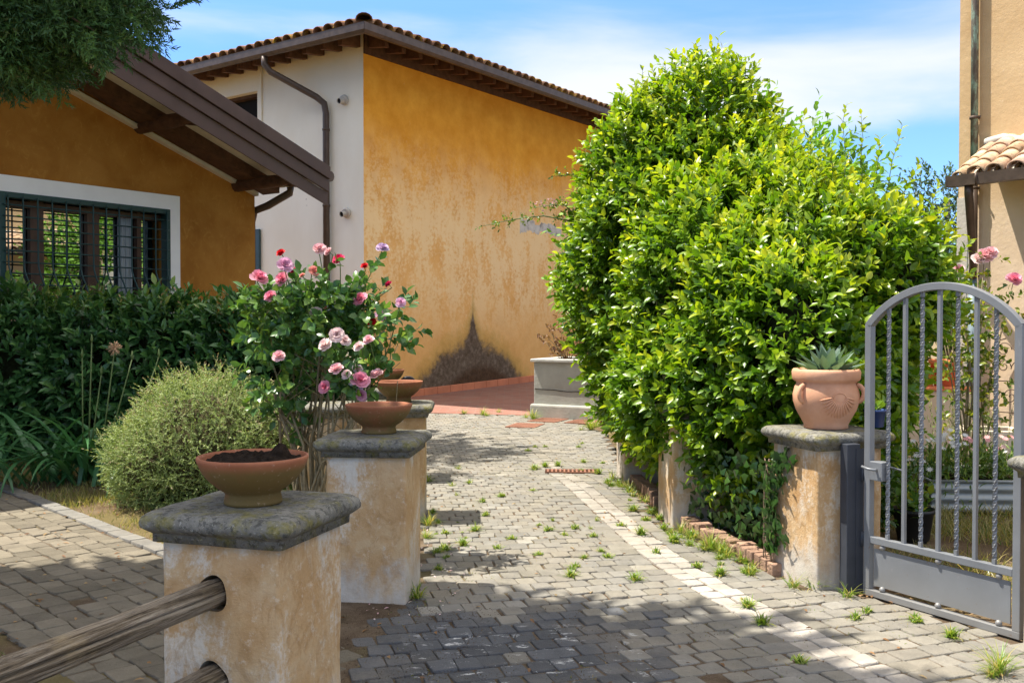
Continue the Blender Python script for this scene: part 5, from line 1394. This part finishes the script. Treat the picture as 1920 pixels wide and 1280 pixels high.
# right hand climbing rose beside the sandy house
ROOT2 = Vector((4.15, 8.6, 0))
rose2 = empty('rose_bush', ROOT2, 0, 'thin yellowish rose bush with few pink blooms against the sandy house wall', 'rose bush')
cn2 = MB(); RP2 = []
for (px, py, r, c) in ((1846, 480, 15, 'light'), (1858, 474, 13, 'light'), (1832, 488, 14, 'pale'), (1797, 506, 11, 'light'), (1772, 517, 11, 'light'), (1901, 525, 14, 'pink'), (1790, 488, 7, 'light')):
    p = at(px, py, 8.55) - ROOT2; a2 = Vector((random.gauss(0, .4), -1, .9)); blossom('flower', p, r * 8.55 / F * 1.1, a2, *COLS[c], rose2)
    b0 = Vector((random.gauss(0, .06), 0, 0)); md = b0.lerp(p, .5) + Vector((random.gauss(0, .08), 0, .1)); cn2.tube([b0, md, p], [.011, .008, .003], 6)
    for k in range(12): t = random.uniform(.45, 1); q = (b0.lerp(md, t * 2) if t < .5 else md.lerp(p, t * 2 - 1)); RP2.append(q + Vector((random.gauss(0, .09), random.gauss(0, .09), random.gauss(0, .05))))
for k in range(10):
    b0 = Vector((random.gauss(0, .06), 0, 0)); e = at(random.uniform(1735, 1905), random.uniform(560, 760), 8.6) - ROOT2; md = b0.lerp(e, .5) + Vector((0, 0, .12)); cn2.tube([b0, md, e], [.009, .006, .002], 5)
    for j in range(16): t = random.uniform(.4, 1.05); RP2.append(md.lerp(e, t * 1.2 - .3) + Vector((random.gauss(0, .10), random.gauss(0, .1), random.gauss(0, .1))))
cn2.build('canes', M['stem'], rose2)
RP2 = np.array([tuple(v) for v in RP2]); P_, A_, N_, I_, T_ = sprigs(RP2, norm(rdir(len(RP2)) + np.array([0, -.2, .2])), 5, .10, 1.1)
leafmesh('foliage', P_, A_, N_, .045 + .02 * RNG.random(len(P_)), .032, ramp_col(RNG.random(len(P_)), [(0, (.05, .11, .02)), (.5, (.16, .23, .03)), (1, (.42, .40, .05))]), M['leaf'], rose2)

# ---- conifer whose branch hangs into the top left corner
con = empty('conifer_tree', (-4.2, 4.3, 0), 0, 'dark feathery conifer whose hanging branch fills the upper left corner', 'tree')
CR = Vector((-4.2, 4.3, 0))
tk = MB(); tk.tube([(0, 0, -.1), (.02, 0, 1.2), (-.05, .03, 2.6), (.05, 0, 4.2), (.3, 0, 6.2), (.5, -.1, 7.6)], [.24, .19, .17, .14, .09, .03], 14); tk.build('trunk', M['bark'], con)
lb = MB(); SP, SDv = [], []
TIPS = [(305, 12), (292, 45), (258, 62), (225, 80), (205, 78), (175, 95), (180, 108), (135, 125), (115, 145), (80, 155), (50, 140), (100, 120), (60, 110), (15, 90), (30, 130), (150, 60), (100, 60), (210, 50), (60, 50), (20, 20), (120, 15), (180, 20), (240, 25), (160, 95), (90, 90)]
for (px, py) in TIPS:
    px, py = px - 48, py - 22
    Yt = random.uniform(4.2, 5.0); e = at(px, py, Yt) - CR; b0 = Vector((random.uniform(.9, 1.5), .2 + random.uniform(-.2, .3), random.uniform(2.95, 3.5))); md = b0.lerp(e, .55) + Vector((0, 0, .10)); pts = [b0, b0.lerp(md, .5) + Vector((0, 0, .05)), md, md.lerp(e, .5) + Vector((0, 0, .03)), e]
    lb.tube(pts, [.018, .013, .009, .006, .003], 5)
    dl = (e - md).normalized()
    for k in range(52):
        t = 1 - random.random() ** 1.5 * .8; q = md.lerp(e, t * 1.0) if t > .2 else b0.lerp(md, t); SP.append(q + Vector((random.gauss(0, .05), random.gauss(0, .06), random.gauss(0, .04)))); SDv.append(dl * .9 + Vector(rdir(1)[0]) * .75 + Vector((.15, 0, -.2)))
lb.tube([(0, 0, 2.7), (.6, .1, 3.1), (1.2, .2, 3.25)], [.07, .05, .03], 8)
lb.build('branch', M['bark'], con)
SP = np.array([tuple(v) for v in SP]); SDv = norm(np.array([tuple(v) for v in SDv]))
# each spray: a twig with side twigs, each thick with short needles
def sprays(SP, SD, side=7, nd=9, tl=.17):
    PP, AA, NN = [], [], []
    n = len(SP); a = norm(np.cross(SD, rdir(n))); b = np.cross(SD, a)
    for j in range(side):
        t = (j + .4) / side; base = SP + SD * tl * t; sg = (1 if j % 2 else -1)
        d = norm(SD * .85 + a * sg * .75 + b * RNG.normal(size=(n, 1)) * .35); ln = tl * .55 * (1 - .55 * t)
        for k in range(nd):
            u = (k + .5) / nd; ph = k * 2.4 + RNG.random(n) * .6; r = norm(np.cross(d, b)); r2 = np.cross(d, r)
            rad = r * np.cos(ph)[:, None] + r2 * np.sin(ph)[:, None]
            PP.append(base + d * ln * u); AA.append(norm(d + rad * .75)); NN.append(norm(rad + d * .2))
    return np.concatenate(PP), np.concatenate(AA), np.concatenate(NN)
P_, A_, N_ = sprays(SP, SDv)
tw_ = np.tile(RNG.random(len(SP)), 63); t_ = np.clip(tw_ * .75 + RNG.random(len(P_)) * .3, 0, 1)
leafmesh('sprays', P_, A_, N_, .024 + .010 * RNG.random(len(P_)), .0085, ramp_col(t_, [(0, (.02, .055, .016)), (.6, (.05, .125, .03)), (.9, (.10, .20, .04)), (1, (.17, .19, .07))]), M['needle'], con, QUAD, QUAD_F)
# the crown above the picture that shades path and pillar
CE = [(1.2, -.4, 5.9, 2.0, 1.8, 1.7), (-.4, .45, 5.9, 1.7, 1.5, 1.5), (.2, -.3, 7.2, 1.5, 1.5, 1.4), (-1.2, .2, 4.8, 1.2, 1.3, 1.0)]
foliage('crown', CE, 7000, 8, .35, .27, .13, [(0, (.014, .035, .012)), (1, (.06, .12, .03))], M['needle'], con, .75, 3.7, -.1, .2, 0, 1, 1, QUAD, QUAD_F, .8)
# broadleaf tree off to the left that shades cottage and hedge
bt = empty('shade_tree', (-6.3, 9.2, 0), 0, 'tall broad leaved tree standing left of the cottage window, shading wall and hedge', 'tree')
tk = MB(); tk.tube([(0, 0, -.1), (-.02, 0, 1.6), (.05, .3, 3.4), (.0, .9, 5.2), (0, 1.6, 7.2)], [.17, .14, .12, .10, .05], 12)
for a in ((1.6, 1.2, 6.6), (-1.5, 1.0, 6.8), (.4, 2.8, 7.2), (1.2, 2.6, 6.4), (-.6, -.2, 6.9)): tk.tube([(0, .9, 5.0), Vector((0, .9, 5.2)).lerp(Vector(a), .5) + Vector((0, 0, .3)), a], [.07, .05, .03], 7)
tk.build('trunk', M['bark'], bt)
foliage('crown', [(.3, 1.8, 7.5, 2.4, 2.1, 1.6), (-.3, 3.2, 7.4, 2.6, 1.9, 1.5), (.9, 2.6, 8.2, 2.0, 1.9, 1.3)], 1500, 8, .4, .19, .10, [(0, (.02, .06, .015)), (1, (.10, .2, .03))], M['dleaf'], bt, .7, 4, .2, .15, 0, 1, 1, LEAF, LEAF_F, .8)

# ---- trees far behind the hedge
def far_tree(x, y, h, r, label, c):
    e = empty('background_tree', (x, y, 0), 0, label, 'tree', 'trees beyond the gardens')
    t = MB(); t.tube([(0, 0, -.1), (.05, 0, h * .3), (0, .05, h * .6), (.1, 0, h * .85)], [.16, .12, .08, .03], 9); t.build('trunk', M['bark'], e)
    foliage('crown', [(0, 0, h * .62, r, r, h * .36), (r * .5, -.2, h * .55, r * .7, r * .7, h * .28), (-r * .5, .1, h * .5, r * .7, r * .7, h * .28)], 1700, 7, .32, .13, .06, [(0, c), (1, tuple(q * 2.6 for q in c))], M['soft'], e, .5, .3, .2, .2, .05)
far_tree(9.9, 22, 5.0, 1.5, 'grey green tree peeping between the hedge and the sandy house', (.035, .065, .035))
far_tree(6.6, 24, 4.6, 1.9, 'round dark tree standing right behind the hedge', (.025, .06, .02))
far_tree(4.6, 15.5, 3.4, 1.5, 'small bushy tree behind the planter box and hedge', (.03, .075, .02))
far_tree(2.7, 11.9, 4.1, 1.6, 'unseen bright green tree added behind the hedge for the window reflection', (.10, .20, .02))  # unseen, added to turn the cottage window reflection green; leaves coloured brighter for it
far_tree(8.3, 14.6, 3.2, 1.5, 'low spreading tree at the side of the sandy house', (.04, .08, .02))

# ---- twig of a rambler reaching left from the hedge
ram = empty('rambler_rose', (1.0, 8.8, 0), 0, 'thin rambler twig with tiny pale buds reaching out left from the hedge', 'plant')
rb2 = MB(); q = []
pa = [at(x, y, 8.8 - .1) - Vector((1.0, 8.8, 0)) for x, y in ((1095, 425), (1060, 412), (1020, 405), (985, 408), (950, 414), (905, 424))]
rb2.tube(pa, [.008, .007, .006, .005, .004, .002], 5)
pb2 = [at(x, y, 8.7) - Vector((1.0, 8.8, 0)) for x, y in ((1075, 400), (1060, 385), (1040, 383), (1000, 390))]; rb2.tube(pb2, [.006, .005, .004, .002], 5)
pc2 = [at(x, y, 8.7) - Vector((1.0, 8.8, 0)) for x, y in ((1110, 335), (1085, 328), (1060, 328), (1040, 331))]; rb2.tube(pc2, [.006, .005, .004, .002], 5)
bb = [Vector((.05, .1, .0)), Vector((.1, .0, 1.2)), pa[0]]; rb2.tube(bb, [.012, .01, .008], 6)
for seg in (pa, pb2, pc2):
    for a, b in zip(seg[:-1], seg[1:]):
        for k in range(7): q.append(tuple(a.lerp(b, random.random())))
rb2.build('stems', M['gstem'], ram)
q = np.array(q); P_, A_, N_, I_, T_ = sprigs(q, norm(rdir(len(q)) + np.array([-.4, 0, .2])), 5, .07, 1.1)
leafmesh('leaves', P_, A_, N_, .030, .020, ramp_col(RNG.random(len(P_)), [(0, (.06, .13, .02)), (1, (.24, .30, .05))]), M['leaf'], ram)
q2 = np.array([tuple(pb2[1].lerp(pb2[3], random.random()) + Vector((random.gauss(0, .02), random.gauss(0, .02), random.gauss(.02, .02)))) for _ in range(40)])
leafmesh('blossoms', q2, rdir(40), rdir(40), .022, .02, ramp_col(RNG.random(40), [(0, (.5, .26, .3)), (1, (.7, .5, .5))]), M['petal'], ram, QUAD, QUAD_F)

# dry plant in the planter
dpn = empty('dried_plant', at(1065, 640, 15.0) * 1 + Vector((0, 0, -.45)), 0, 'withered brown plant in the grey planter box', 'plant')
d_ = MB(); P0 = []
for k in range(14):
    a = random.uniform(0, 6.28); p = Vector((random.gauss(0, .1), random.gauss(0, .08), .1)); dd = Vector((math.cos(a) * .5 - .15, math.sin(a) * .4, 1)).normalized(); pts = [p]
    for j in range(6): dd = (dd + Vector(rdir(1)[0]) * .35).normalized(); pts.append(pts[-1] + dd * .12); P0.append(tuple(pts[-1]))
    d_.tube(pts, [.008, .007, .006, .005, .004, .003, .002], 5)
d_.build('twigs', M['stem'], dpn); P0 = np.array(P0); P_, A_, N_, I_, T_ = sprigs(P0, rdir(len(P0)), 5, .08, 1)
leafmesh('leaves', P_, A_, N_, .06, .03, ramp_col(RNG.random(len(P_)), [(0, (.12, .05, .025)), (1, (.30, .16, .07))]), M['soft'], dpn)

# ================================================================== garden behind the gate
def lbox(name, label, cat, loc, rz, parts, group=None):
    e = empty(name, loc, rz, label, cat, group)
    for nm, mb, mt, bv in parts: mb.build(nm, mt, e, bevel=bv)
    return e
# corrugated raised bed
a = MB(); Lr, Wr, Hr = 2.0, .8, .235
for side, (x0, y0, x1_, y1_) in enumerate(((0, 0, Lr, 0), (Lr, 0, Lr, Wr), (Lr, Wr, 0, Wr), (0, Wr, 0, 0))):
    nz_ = 24; vs = []; dx, dy = x1_ - x0, y1_ - y0; l = math.hypot(dx, dy); nx_, ny_ = dy / l, -dx / l
    for j in range(nz_ + 1):
        z = Hr * j / nz_; o = .009 * math.sin(j / nz_ * math.pi * 6)
        for (x, y) in ((x0, y0), (x1_, y1_)): vs.append((x + nx_ * o, y + ny_ * o, z))
    a.add(vs, [(j * 2, j * 2 + 1, j * 2 + 3, j * 2 + 2) for j in range(nz_)], 0, None, True)
rim = MB(); rim.tube([(0, 0, Hr), (Lr, 0, Hr), (Lr, Wr, Hr), (0, Wr, Hr), (0, 0, Hr)], .013, 8)
sl_ = MB(); sl_.box(.012, Lr - .012, .012, Wr - .012, 0, Hr - .04)
rbed = lbox('raised_bed', 'low corrugated metal raised bed full of flowers behind the gate', 'raised bed', (3.22, 7.35, 0), R(-3), (('sides', a, M['zinc'], 0), ('rim', rim, M['zinc'], 0), ('soil', sl_, M['soil'], 0)))
def flowers(label, cx, cy, z, rx, ry, n, cols, tall=.24):
    e = empty('flowering_plant', (cx, cy, z), 0, label, 'flowers', 'flowering plants behind the gate')
    base = np.stack([RNG.normal(size=n * 5) * rx, RNG.normal(size=n * 5) * ry, np.zeros(n * 5)], 1)
    P_, A_, N_, I_, T_ = sprigs(base, norm(RNG.normal(size=base.shape) * .4 + np.array([0, 0, 1])), 7, tall * (.6 + .5 * RNG.random(len(base))), .9)
    leafmesh('foliage', P_, A_, N_, .055 + .03 * RNG.random(len(P_)), .016, ramp_col(RNG.random(len(P_)), [(0, (.06, .14, .03)), (1, (.24, .34, .07))]), M['leaf'], e)
    PP, AA, NN, CC = [], [], [], []
    for k in range(n):
        c = Vector((random.gauss(0, rx), random.gauss(0, ry), tall * random.uniform(.8, 1.25))); ax = Vector((random.gauss(0, .3), -.6, .9)).normalized(); s1 = ax.cross(Vector((1, .2, 0))).normalized(); s2 = ax.cross(s1); col = random.choice(cols)
        for j in range(9): t = j * 6.283 / 9; rd = s1 * math.cos(t) + s2 * math.sin(t); PP.append(tuple(c)); AA.append(tuple(rd + ax * .15)); NN.append(tuple(ax)); CC.append(col)
    leafmesh('blossoms', np.array(PP), np.array(AA), np.array(NN), .030, .016, np.array(CC), M['petal'], e, QUAD, QUAD_F)
flowers('white daisies on loose stems at the left end of the metal bed', 3.45, 7.75, .2, .16, .14, 22, [(.82, .82, .80), (.85, .85, .85)], .30)
flowers('pink and orange flowers in the middle of the metal bed', 3.85, 7.7, .2, .14, .12, 16, [(.80, .40, .40), (.82, .55, .5)], .27)
flowers('yellow and white daisies at the right end of the metal bed', 4.25, 7.65, .2, .18, .14, 30, [(.85, .70, .05), (.85, .85, .80), (.86, .80, .3)], .26)
flowers('sprawling white flowered ground plant just inside the gate', 3.05, 7.5, .0, .22, .2, 16, [(.8, .8, .78)], .42)
# travertine trough
a = MB(); tw2, td, thh = .52, .5, .42
a.box(0, tw2, 0, .05, 0, thh); a.box(0, tw2, td - .05, td, 0, thh); a.box(0, .05, .0501, td - .0501, 0, thh - .001); a.box(tw2 - .05, tw2, .0501, td - .0501, 0, thh - .001)
s2 = MB(); s2.box(.045, tw2 - .045, .045, td - .045, 0, thh - .10)
lbox('stone_trough', 'square pale stone trough standing before the sandy house wall', 'trough', (4.34, 9.2, 0), R(-16), (('basin', a, M['trough'], .008), ('soil', s2, M['soil'], 0)))
# low sandy wall with clay pots
a = MB(); a.box(0, 1.5, 0, .28, -.05, .66); b = MB(); b.box(-.03, 1.53, -.03, .31, .66, .70)
lbox('low_wall', 'low sandy garden wall behind the hedge with orange clay pots on it', 'wall', (3.9, 11.3, 0), R(-8), (('wall', a, M['sandy'], .01), ('coping', b, M['orange_pot'], .008)))
for i, (px, sc) in enumerate(((1738, .8), (1775, 1.25))):
    b = MB(); b.lathe([(.09, 0), (.10, .003), (.135, .20), (.148, .20), (.150, .25), (.138, .25), (.125, .2), (0, .19)], 28); o = b.build('clay_pot', M['orange_pot']); p = at(px, 730, 11.38); o.location = (p.x, 11.42, .70); o.scale = (sc,) * 3
    tag(o, ('smaller orange clay pot on the low sandy wall', 'larger orange clay pot on the low sandy wall nearest the downpipe')[i], 'pot', 'orange clay pots on the low wall')
# black plastic pot
b = MB(); b.lathe([(.095, 0), (.10, .004), (.128, .19), (.14, .192), (.14, .215), (.13, .215), (.115, .17), (0, .16)], 30); o = b.build('plastic_pot', M['black_plastic']); p = gr(1712, 1012); o.location = (p.x, p.y, 0); tag(o, 'black plastic nursery pot on the soil behind the gate', 'pot')
bpp = np.array([tuple(p + Vector((random.gauss(0, .05), random.gauss(0, .05), .16))) for _ in range(16)]); P_, A_, N_, I_, T_ = sprigs(bpp, norm(RNG.normal(size=bpp.shape) * .6 + np.array([-.4, -.2, 1])), 6, .2, 1)
ppl = empty('potted_plant', (0, 0, 0), 0, 'leafy plant with yellowing leaves growing in the black plastic pot', 'plant')
leafmesh('leaves', P_, A_, N_, .075, .045, ramp_col(RNG.random(len(P_)), [(0, (.05, .13, .02)), (.8, (.13, .25, .03)), (1, (.42, .42, .05))]), M['leaf'], ppl)
# iron trellis with scrolls against the house wall
tr_ = empty('iron_trellis', RW + RN * .10, math.atan2(RD.y, RD.x), 'rusty iron trellis with scrolls leaning on the sandy house wall', 'trellis')
a = MB(); x0_, x1__ = .50, 1.15
a.tube([(x0_, 0, .35), (x0_, 0, 1.15), (x0_ + .05, 0, 1.25), (x0_ + .12, 0, 1.27)], .009, 6); a.tube([(x1__, 0, .35), (x1__, 0, 1.3)], .009, 6)
for z in (.42, .78): a.tube([(x0_, 0, z), (x1__, 0, z)], .007, 6)
def scroll(cx, cz, r, s=1, turns=1.6):
    return [(cx + s * r * (1 - t / 12) * math.cos(t * turns * 6.28 / 11), 0, cz + r * (1 - t / 12) * math.sin(t * turns * 6.28 / 11)) for t in np.linspace(0, 11, 30)]
for (cx, cz, r, s) in ((.60, 1.14, .09, 1), (.60, .95, .08, 1), (.80, .92, .12, -1), (.95, 1.1, .1, 1), (.92, .62, .13, -1), (.68, .60, .10, 1)): a.tube(scroll(cx, cz, r, s), .006, 5)
a.tube([(.66, 0, 1.2), (.8, 0, 1.05), (1.0, 0, 1.0), (1.15, 0, 1.08)], .006, 5)
a.build('scrollwork', M['iron'], tr_)
# bare whip shrub
wsh = empty('bare_shrub', (3.75, 6.35, 0), 0, 'sparse shrub of bare dark whips leaning behind the gate bars', 'shrub')
a = MB(); P0 = []
for k in range(16):
    az = random.gauss(.3, .9); dd = Vector((math.sin(az) * .9, random.gauss(0, .25), 1)).normalized(); p = Vector((random.gauss(-.1, .12), random.gauss(0, .08), 0)); pts = [p]
    for j in range(6): dd = (dd + Vector((random.gauss(.04, .06), random.gauss(0, .06), -.02))).normalized(); pts.append(pts[-1] + dd * .12)
    P0 += [tuple(q) for q in pts[2:4]]; a.tube(pts, [.005, .0045, .004, .0035, .003, .0025, .0015], 5)
a.build('stems', M['bark'], wsh)
P0 = np.array(P0); P_, A_, N_, I_, T_ = sprigs(P0, rdir(len(P0)), 4, .07, 1); leafmesh('leaves', P_, A_, N_, .03, .009, ramp_col(RNG.random(len(P_)), [(0, (.04, .08, .03)), (1, (.12, .18, .05))]), M['soft'], wsh)
# green climber behind the gate and feathery weed by the trough
foliage_root = empty('shrub', (2.75, 7.0, 0), 0, 'loose green undergrowth shrub between the hedge foot and the black pot', 'shrub')
foliage('foliage', [(-.35, .05, .38, .34, .35, .42), (-.05, .35, .26, .3, .3, .28), (-.45, -.4, .3, .26, .3, .3)], 700, 7, .14, .065, .034, [(0, (.03, .08, .012)), (.6, (.08, .17, .02)), (1, (.22, .3, .04))], M['leaf'], foliage_root, .6, .02, .4, .2, .1)
fw_ = empty('weed', (4.05, 8.9, 0), 0, 'tall feathery weed growing left of the stone trough', 'plant')
bs_ = np.array([(random.gauss(.12, .14), random.gauss(0, .1), 0) for _ in range(40)]); P_, A_, N_, I_, T_ = sprigs(bs_, norm(RNG.normal(size=bs_.shape) * .18 + np.array([0, 0, 1])), 40, .55 + .3 * RNG.random(40), .8)
leafmesh('leaves', P_, A_, N_, .035, .008, ramp_col(RNG.random(len(P_)), [(0, (.10, .15, .04)), (1, (.28, .30, .10))]), M['soft'], fw_, QUAD, QUAD_F)
P0_ = MB()
for q in bs_: P0_.tube([q, (q[0] + random.gauss(0, .04), q[1], .55)], [.003, .001], 4)
P0_.build('stems', M['stem'], fw_)

# ================================================================== weeds, grass, litter
def tuft_mesh(n, h, w, flop, stops):
    b = MB()
    for k in range(n):
        t = random.random(); c = [np.interp(t, [s_[0] for s_ in stops], [s_[1][i] for s_ in stops]) for i in range(3)]
        ribbon(b, (random.gauss(0, .012), random.gauss(0, .012), 0), random.uniform(0, 6.28), random.uniform(.5, 1.45), h * random.uniform(.5, 1.1), w * random.uniform(.7, 1.2), flop * random.uniform(.4, 1.3), 5, c)
    return b
GS = [(0, (.09, .18, .02)), (.55, (.22, .34, .04)), (.8, (.40, .42, .10)), (1, (.52, .40, .20))]
protos = []
for k, (n, h, w_, fl) in enumerate(((46, .11, .005, 1.4), (44, .06, .008, 1.9), (80, .085, .0065, 1.7), (90, .18, .0048, 1.3))):
    protos.append(tuft_mesh(n, h, w_, fl, GS).build('weed', M['leaf'], None, col=True))
WLAB = ['wispy grass tuft growing between the grey pavers', 'low leafy weed rosette in the paver joints', 'bushy green weed tuft between the grey pavers', 'large tall grass tuft rooted at the edge of the paving']
used = [False] * 4
def weed(px, py, kind, s=1.0):
    p = gr(px, py)
    if not used[kind]: o = protos[kind]; used[kind] = True
    else: o = protos[kind].copy(); COL.objects.link(o)
    o.location = (p.x, p.y, -.004); o.rotation_euler = (0, 0, random.uniform(0, 6.28)); sc = s * random.uniform(.85, 1.15); o.scale = (sc, sc, sc * random.uniform(.8, 1.1))
    tag(o, WLAB[kind], 'weed', ('wispy grass tufts in the paving', 'low weed rosettes in the paving', 'bushy weed tufts in the paving', 'large grass tufts at the paving edge')[kind])
for (px, py) in ((1002, 879), (1022, 875), (1046, 873), (1094, 867), (1122, 888), (1140, 907), (1191, 1088), (1264, 1015), (1350, 1078), (1188, 957), (1225, 959), (1402, 1137), (1429, 1169), (1785, 1194), (836, 1032), (891, 995), (869, 1022), (1070, 1081), (1245, 991), (1202, 1001)): weed(px, py, 2)
for (px, py) in ((933, 1028), (1078, 1064), (1078, 990), (1058, 1003), (1113, 1005), (1001, 880), (1003, 838), (1022, 838), (1028, 994), (1626, 1146), (1604, 1158), (1715, 1160), (1085, 838), (1092, 832), (1130, 868), (835, 1000), (905, 940), (940, 930), (1165, 985), (1212, 975), (990, 845), (1720, 1165), (880, 905), (1308, 1062), (1230, 1035), (960, 1010), (1010, 1040), (1500, 1240), (1140, 1045), (1000, 920)): weed(px, py, 1, .9)
for (px, py) in ((1168, 915), (1189, 930), (1291, 1012), (1388, 1052), (1406, 1077), (1443, 1060), (1488, 1100), (1531, 1102), (1105, 802), (1120, 800), (1090, 806), (1135, 812), (804, 902), (870, 775), (935, 773), (985, 783), (1002, 782), (1320, 1030), (1365, 1045), (1210, 940), (1150, 898), (780, 1120), (1590, 1118)): weed(px, py, 0, 1.1)
for (px, py, s_) in ((1334, 1031, .9), (1352, 1035, .8), (1875, 1262, 1.0), (905, 778, 1.0), (912, 780, .8), (803, 985, .8), (800, 1010, .7), (1000, 786, 1.2), (1108, 806, 1.3), (1860, 1268, .6), (1275, 1000, .7), (1180, 920, .8)): weed(px, py, 3, s_)
for _ in range(34):
    t = random.random(); x, y = (1262 + 190 * t, 1003 + 72 * t) if random.random() < .6 else (1165 + 75 * t, 905 + 60 * t)
    weed(x + random.gauss(-6, 9), y + random.gauss(2, 7), random.choice([0, 2, 2, 1]), random.uniform(.55, 1.1))
for _ in range(26): weed(random.choice([800, 815, 845, 870, 1100, 1050]) + random.gauss(0, 22), random.choice([960, 1000, 1040, 990, 900]) + random.gauss(0, 18), random.choice([1, 1, 0, 2]), random.uniform(.4, .8))
# grass and leaf litter as ground cover
def blades(name, P, h, w_, stops, lean=.5):
    n = len(P); ax = norm(np.stack([RNG.normal(size=n) * lean, RNG.normal(size=n) * lean, np.ones(n)], 1)); N2_ = norm(np.cross(ax, rdir(n)))
    o = leafmesh(name, P, ax, N2_, h * (.5 + RNG.random(n)), w_, ramp_col(RNG.random(n), stops), M['leaf'], None, QUAD, QUAD_F); return tag(o, kind='stuff')
def scatter(n, poly, z=0.0, thr=None, sc=1.5, seed=0):
    xs_ = [p[0] for p in poly]; ys_ = [p[1] for p in poly]; out = []
    while len(out) < n:
        x, y = random.uniform(min(xs_), max(xs_)), random.uniform(min(ys_), max(ys_))
        if inside((x, y), poly) and (thr is None or mnoise.noise(Vector((x * sc + seed, y * sc, 0))) > thr): out.append((x, y, z))
    return np.array(out)
BED = [(-8, 12.3), (-4.70, 8.72), (-2.28, 6.22), (-1.2, 5.7), (-.85, 7.0), (-1.2, 9.6), (-2.5, 10), (-7, 10.6)]
blades('grass', np.concatenate([scatter(9000, BED, 0, .0), scatter(4000, BED, 0)]), .055, .005, [(0, (.10, .16, .03)), (.4, (.28, .27, .08)), (1, (.52, .44, .20))])
blades('grass', scatter(5500, [(-1.9, 6.3), (-.95, 5.75), (-.85, 7.2), (-1.3, 9.3), (-1.9, 8.6)], 0), .13, .006, [(0, (.10, .20, .02)), (.6, (.24, .34, .04)), (1, (.40, .40, .10))])
blades('grass', np.concatenate([scatter(7000, [(2.2, 5.0), (2.5, 7.2), (5, 9), (7, 8), (4, 4)], 0, -.1), scatter(3000, [(2.6, 6.4), (3.2, 7.25), (5.5, 7.2), (5, 5.6)], 0)]), .11, .006, [(0, (.10, .17, .03)), (.5, (.30, .28, .09)), (1, (.50, .40, .18))], .8)
blades('grass', scatter(1800, [(-1.5, 3.5), (-2.6, 4.55), (-5, 7), (-5, 4), (-1.4, 2.2)], 0, .05), .045, .005, [(0, (.07, .12, .02)), (1, (.30, .25, .12))], .8)
# moss and seedlings in the joints
jp = scatter(5200, DRIVE, -.006, .08, .8, 4); blades('joint_grass', jp, .013, .004, [(0, (.10, .17, .02)), (.6, (.24, .26, .05)), (1, (.40, .28, .12))], 1.2)
def litter(name, P, L, stops):
    n = len(P); P = P + np.array([0, 0, .004]); a = RNG.random(n) * 6.28; ax = np.stack([np.cos(a), np.sin(a), RNG.normal(size=n) * .15], 1); N2_ = norm(np.stack([RNG.normal(size=n) * .25, RNG.normal(size=n) * .25, np.ones(n)], 1))
    return tag(leafmesh(name, P, ax, N2_, L * (.5 + RNG.random(n)), L * .45, ramp_col(RNG.random(n), stops), M['soft'], None, LEAF, LEAF_F), kind='stuff')
BR_ = [(0, (.16, .07, .03)), (.5, (.32, .17, .07)), (1, (.48, .34, .17))]
litter('leaf_litter', np.concatenate([scatter(500, [(1.6, 5.3), (1.1, 6.9), (1.0, 9), (1.25, 9), (1.35, 7), (1.8, 5.6)], .0), scatter(260, DRIVE, 0), scatter(220, PATH, 0), scatter(160, [(1.75, 5.2), (2.4, 4.4), (2.7, 4.4), (2.1, 5.3)], 0), scatter(350, BED, .01), scatter(260, [(-1.5, 3.5), (-2.6, 4.55), (-5, 7), (-5, 4), (-1.4, 2.2)], .01)]), .034, BR_)
litter('fallen_petals', np.concatenate([scatter(60, [(-.75, 4.6), (-.2, 4.8), (-.3, 7), (-.7, 7)], 0), scatter(12, DRIVE, 0)]), .022, [(0, (.75, .45, .5)), (1, (.85, .78, .76))])
# grit washed along the pillar bases
gp2 = np.concatenate([scatter(5000, [(-1.2, 3.7), (-.3, 3.6), (-.1, 4.7), (-.5, 4.95), (-1.1, 5.0)], 0), scatter(2200, [(-.3, 3.5), (1.2, 3.8), (.9, 4.8), (-.2, 4.9)], 0), scatter(1500, [(-1.4, 3.4), (-2.7, 4.6), (-3.3, 4.4), (-1.6, 2.9)], 0)])
gp2[:, 2] = np.array([max(-.002, dust(x, y)) for x, y, z in gp2]) + .001
tag(leafmesh('grit', gp2, rdir(len(gp2)), rdir(len(gp2)), .004 + .006 * RNG.random(len(gp2)) ** 3, .005, ramp_col(RNG.random(len(gp2)), [(0, (.12, .10, .08)), (.6, (.30, .26, .20)), (1, (.55, .50, .42))]), M['bed'], None, QUAD, QUAD_F), kind='stuff')
